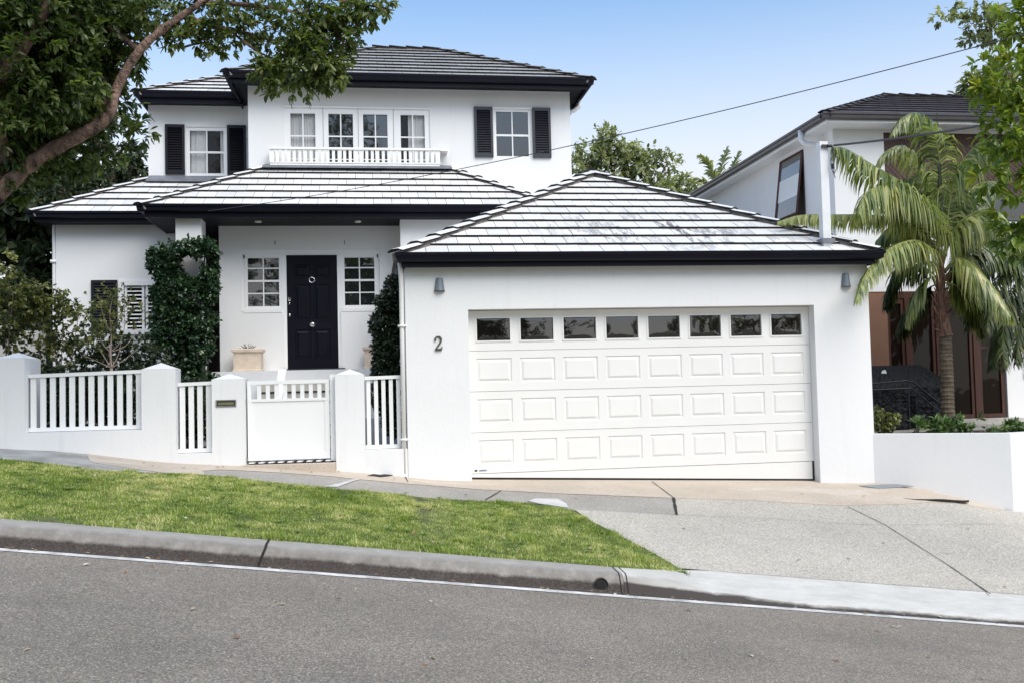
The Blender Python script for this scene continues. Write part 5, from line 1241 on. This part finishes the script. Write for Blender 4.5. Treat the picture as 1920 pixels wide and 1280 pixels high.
mb = MB(); mb.tube([at(1765, 440, 13.9), at(1761, 320, 13.9), at(1757, 207, 13.9)], [.045, .03, .006], 8); mb.build('spear_leaf', LPALM, pal)
# second darker palm at the right edge
pal2 = thing('palm_tree', (at(1960, 800, 14.8)[0], 14.8, .66), 'darker feather palm at the right edge with hanging fronds over the grey wall', 'palm tree')
mb = MB(); limb(mb, [at(1965, 810, 14.8), at(1962, 650, 14.8), at(1958, 520, 14.8)], .10, .08, 10); mb.build('trunk', MBARK, pal2)
for pxs in ([(1958, 520), (1930, 490), (1890, 500), (1860, 560), (1850, 620)], [(1958, 520), (1920, 520), (1890, 570), (1880, 640), (1885, 690)], [(1958, 520), (1940, 540), (1915, 600), (1905, 680)], [(1958, 520), (1920, 470), (1870, 460), (1830, 490), (1815, 540)], [(1958, 520), (1960, 580), (1940, 650), (1925, 700)], [(1958, 520), (1930, 440), (1900, 420), (1850, 440)]):
    frond(pal2, [at(x, y, 14.8-.25*i) for i, (x, y) in enumerate(pxs)], LPALMD, Ll=.6, hang=.85, n=60, br=.0)
for pxs in ([(1958, 520), (1900, 480), (1850, 500), (1820, 560), (1812, 620)], [(1958, 540), (1910, 560), (1870, 620), (1860, 690)], [(1958, 500), (1900, 440), (1850, 430), (1800, 460), (1780, 520)]):
    frond(pal2, [at(x, y, 15.2-.2*i) for i, (x, y) in enumerate(pxs)], LPALMD, Ll=.6, hang=.88, n=60, br=.0)
# distant palm
pal3 = thing('palm_tree', (at(1345, 700, 32)[0], 32, .5), 'distant palm with pale frond tips showing above the neighbour gutter', 'palm tree')
mb = MB(); limb(mb, [at(1345, 700, 32), at(1345, 450, 32), at(1345, 350, 32)], .2, .12, 8); mb.build('trunk', MBARK, pal3)
for pxs in ([(1345, 355), (1335, 325), (1322, 300), (1311, 292)], [(1345, 355), (1352, 320), (1358, 295), (1363, 277)], [(1345, 355), (1330, 345), (1300, 335), (1280, 340)], [(1345, 355), (1370, 330), (1380, 300), (1385, 285)], [(1345, 355), (1385, 350), (1410, 370)]):
    frond(pal3, [at(x, y, 32) for x, y in pxs], LBG, Ll=.55, wd=.09, hang=.5, n=26, br=.25, stem=.03)

# ------------------------------------------------------------------ lawn
def pip(px_, py_, poly):
    c = np.zeros(len(px_), bool); n = len(poly)
    for i in range(n):
        (x0, y0), (x1, y1) = poly[i], poly[(i+1) % n]
        if y0 == y1: continue
        k = ((y0 > py_) != (y1 > py_)) & (px_ < (x1-x0)*(py_-y0)/(y1-y0)+x0); c ^= k
    return c
n = 500000; gx_ = RNG.uniform(-6.6, 3.2, n); gy_ = RNG.uniform(8.38, 13.0, n)
ok = pip(gx_+RNG.normal(0, .028, n), gy_+RNG.normal(0, .012, n), lawn); gx_, gy_ = gx_[ok], gy_[ok]
def nz(x, y, s, z): return np.array([mn.noise(Vector((a*s, b*s, z))) for a, b in zip(x, y)])
n1 = nz(gx_, gy_, 1.1, 0); n2 = nz(gx_, gy_, 4.5, 5); n3 = nz(gx_, gy_, 14, 9)
bare = np.exp(-(((gx_+2.62)/.30)**2+((gy_-8.47)/.15)**2)); keep = RNG.random(len(gx_)) > bare*.97
keep &= RNG.random(len(gx_)) < (.86+.5*n3)
gx_, gy_, n1, n2, n3 = gx_[keep], gy_[keep], n1[keep], n2[keep], n3[keep]; n = len(gx_)
XS = np.linspace(-7, 4, 111); YS = np.linspace(8.3, 13.1, 49); GG = np.array([[G(x, y) for y in YS] for x in XS])
ix = (gx_-XS[0])/(XS[1]-XS[0]); iy_ = (gy_-YS[0])/(YS[1]-YS[0]); i0 = ix.astype(int); j0 = iy_.astype(int); fx_ = ix-i0; fy_ = iy_-j0
gz_ = GG[i0, j0]*(1-fx_)*(1-fy_)+GG[i0+1, j0]*fx_*(1-fy_)+GG[i0, j0+1]*(1-fx_)*fy_+GG[i0+1, j0+1]*fx_*fy_
hh = (.013+.014*RNG.random(n))*(1+.5*n2)*(1+1.3*(gy_ < 8.47)*RNG.random(n))*(1+1.2*(nz(gx_, gy_, 3.1, 21) > .38)); az = RNG.random(n)*6.283; le = hh*(.4+.9*RNG.random(n))
B0 = np.stack([gx_, gy_, gz_], 1); wv = np.stack([np.cos(az+1.57), np.sin(az+1.57), np.zeros(n)], 1)*.0036
tip = B0+np.stack([np.cos(az)*le, np.sin(az)*le, hh], 1)
V = np.stack([B0-wv, B0+wv, tip], 1).reshape(-1, 3)
me = bpy.data.meshes.new('grass'); me.vertices.add(3*n); me.vertices.foreach_set('co', V.astype(np.float32).ravel()); me.loops.add(3*n); me.loops.foreach_set('vertex_index', np.arange(3*n, dtype=np.int32))
me.polygons.add(n); me.polygons.foreach_set('loop_start', np.arange(0, 3*n, 3, dtype=np.int32)); me.polygons.foreach_set('loop_total', np.full(n, 3, np.int32)); me.update(calc_edges=True)
rv = np.clip(.45+.40*n1+.40*n2+.2*n3+RNG.normal(0, .22, n)+(RNG.random(n) < .07)*.4, 0, 1)
a_ = me.attributes.new('r', 'FLOAT', 'POINT'); a_.data.foreach_set('value', np.repeat(rv, 3).astype(np.float32))
link('grass', me, LGRASS, kind='stuff')
# fallen leaves
def fallen(name, pts, label, mt, kind='stuff'):
    C = np.array([(x, y, z) for x, y, z in pts]); n = len(C); D = rdir(n); D[:, 2] *= .15
    leafmesh(name, C, D, np.tile([0, 0, 1.0], (n, 1))+rdir(n)*.3, .05, .026, mt, None, kind=kind)
LFALL = leaf_mat('dry_leaves', [(.14, .06, .03), (.26, .15, .07), (.40, .33, .22), (.6, .56, .48)], .7, .1)
pts = []
for _ in range(70):
    x, y = random.uniform(-4.5, 2.6), random.uniform(8.45, 12.4)
    if pip(np.array([x]), np.array([y]), lawn)[0]: pts.append((x, y, G(x, y)+.035))
for px_, py2 in [(1058, 1096), (1052, 1094), (1110, 1098), (20, 1019), (28, 1020), (700, 1069), (1150, 1110)]:
    x, y = gp(px_, py2); pts.append((x, 8.0, zk(x)+.012))
for _ in range(45): x = random.uniform(-3.2, 5.5); pts.append((x, random.uniform(7.96, 8.04), zk(x)+.008))
for _ in range(22): x, y = random.uniform(-1, 7.5), random.uniform(8.7, 12.4); pts.append((x, y, G(x, y)+.02))
for _ in range(26): x, y = random.uniform(-2.5, 4.5), random.uniform(4.5, 7.8); pts.append((x, y, G(x, y)+.008))
for _ in range(12): x, y = random.uniform(-3, .3), random.uniform(12.3, 12.8); pts.append((x, y, G(x, y)+.02))
fallen('fallen_leaves', pts, '', LFALL)
C, D = [], []                      # clover and dandelion rosettes in the turf
for _ in range(170):
    x, y = random.uniform(-5.5, 2.8), random.uniform(8.45, 12.6)
    if not pip(np.array([x]), np.array([y]), lawn)[0]: continue
    for a in range(7): C.append((x, y, G(x, y)+.015)); D.append((math.cos(a*.9+x*9), math.sin(a*.9+x*9), .45))
leafmesh('lawn_weeds', np.array(C), np.array(D), np.tile([0, 0, 1.0], (len(C), 1)), .045, .016, leaf_mat('weed_leaves', [(.05, .11, .03), (.14, .24, .07), (.26, .34, .14)], .5, .3), None, kind='stuff')

# ------------------------------------------------------------------ trees across the street (seen only mirrored in the glass)
for i, (x, y, h, s, lb) in enumerate([(-3.4, -12, 19, 4.2, 'tall street tree opposite the front door'), (-.6, -10.5, 8.5, 4.4, 'low dense street tree opposite the porch'), (4.6, -12, 8, 2.4, 'small street tree opposite the left half of the garage door'), (17, -13, 9, 3.6, 'dense street tree opposite the right side of the garage'), (26, -16, 12, 4.5, 'tall tree far across the street at the right'), (-17, -12, 12, 5.0, 'broad tree far across the street at the left')]):
    simple_tree('street_tree', (x, y, G(x, y)-.1), [(x, y, 2.5), (x+.2, y, h*.55)], [((x, y, h*.60), (s, s, h*.40), 1300, 0), ((x+s*.5, y, h*.45), (s*.7, s*.7, h*.25), 500, -.05), ((x-s*.5, y, h*.42), (s*.7, s*.7, h*.22), 500, 0)], LBIG, .30, .14, lb, r=(.25, .12), k=8, tw=.5, carve=-.02)
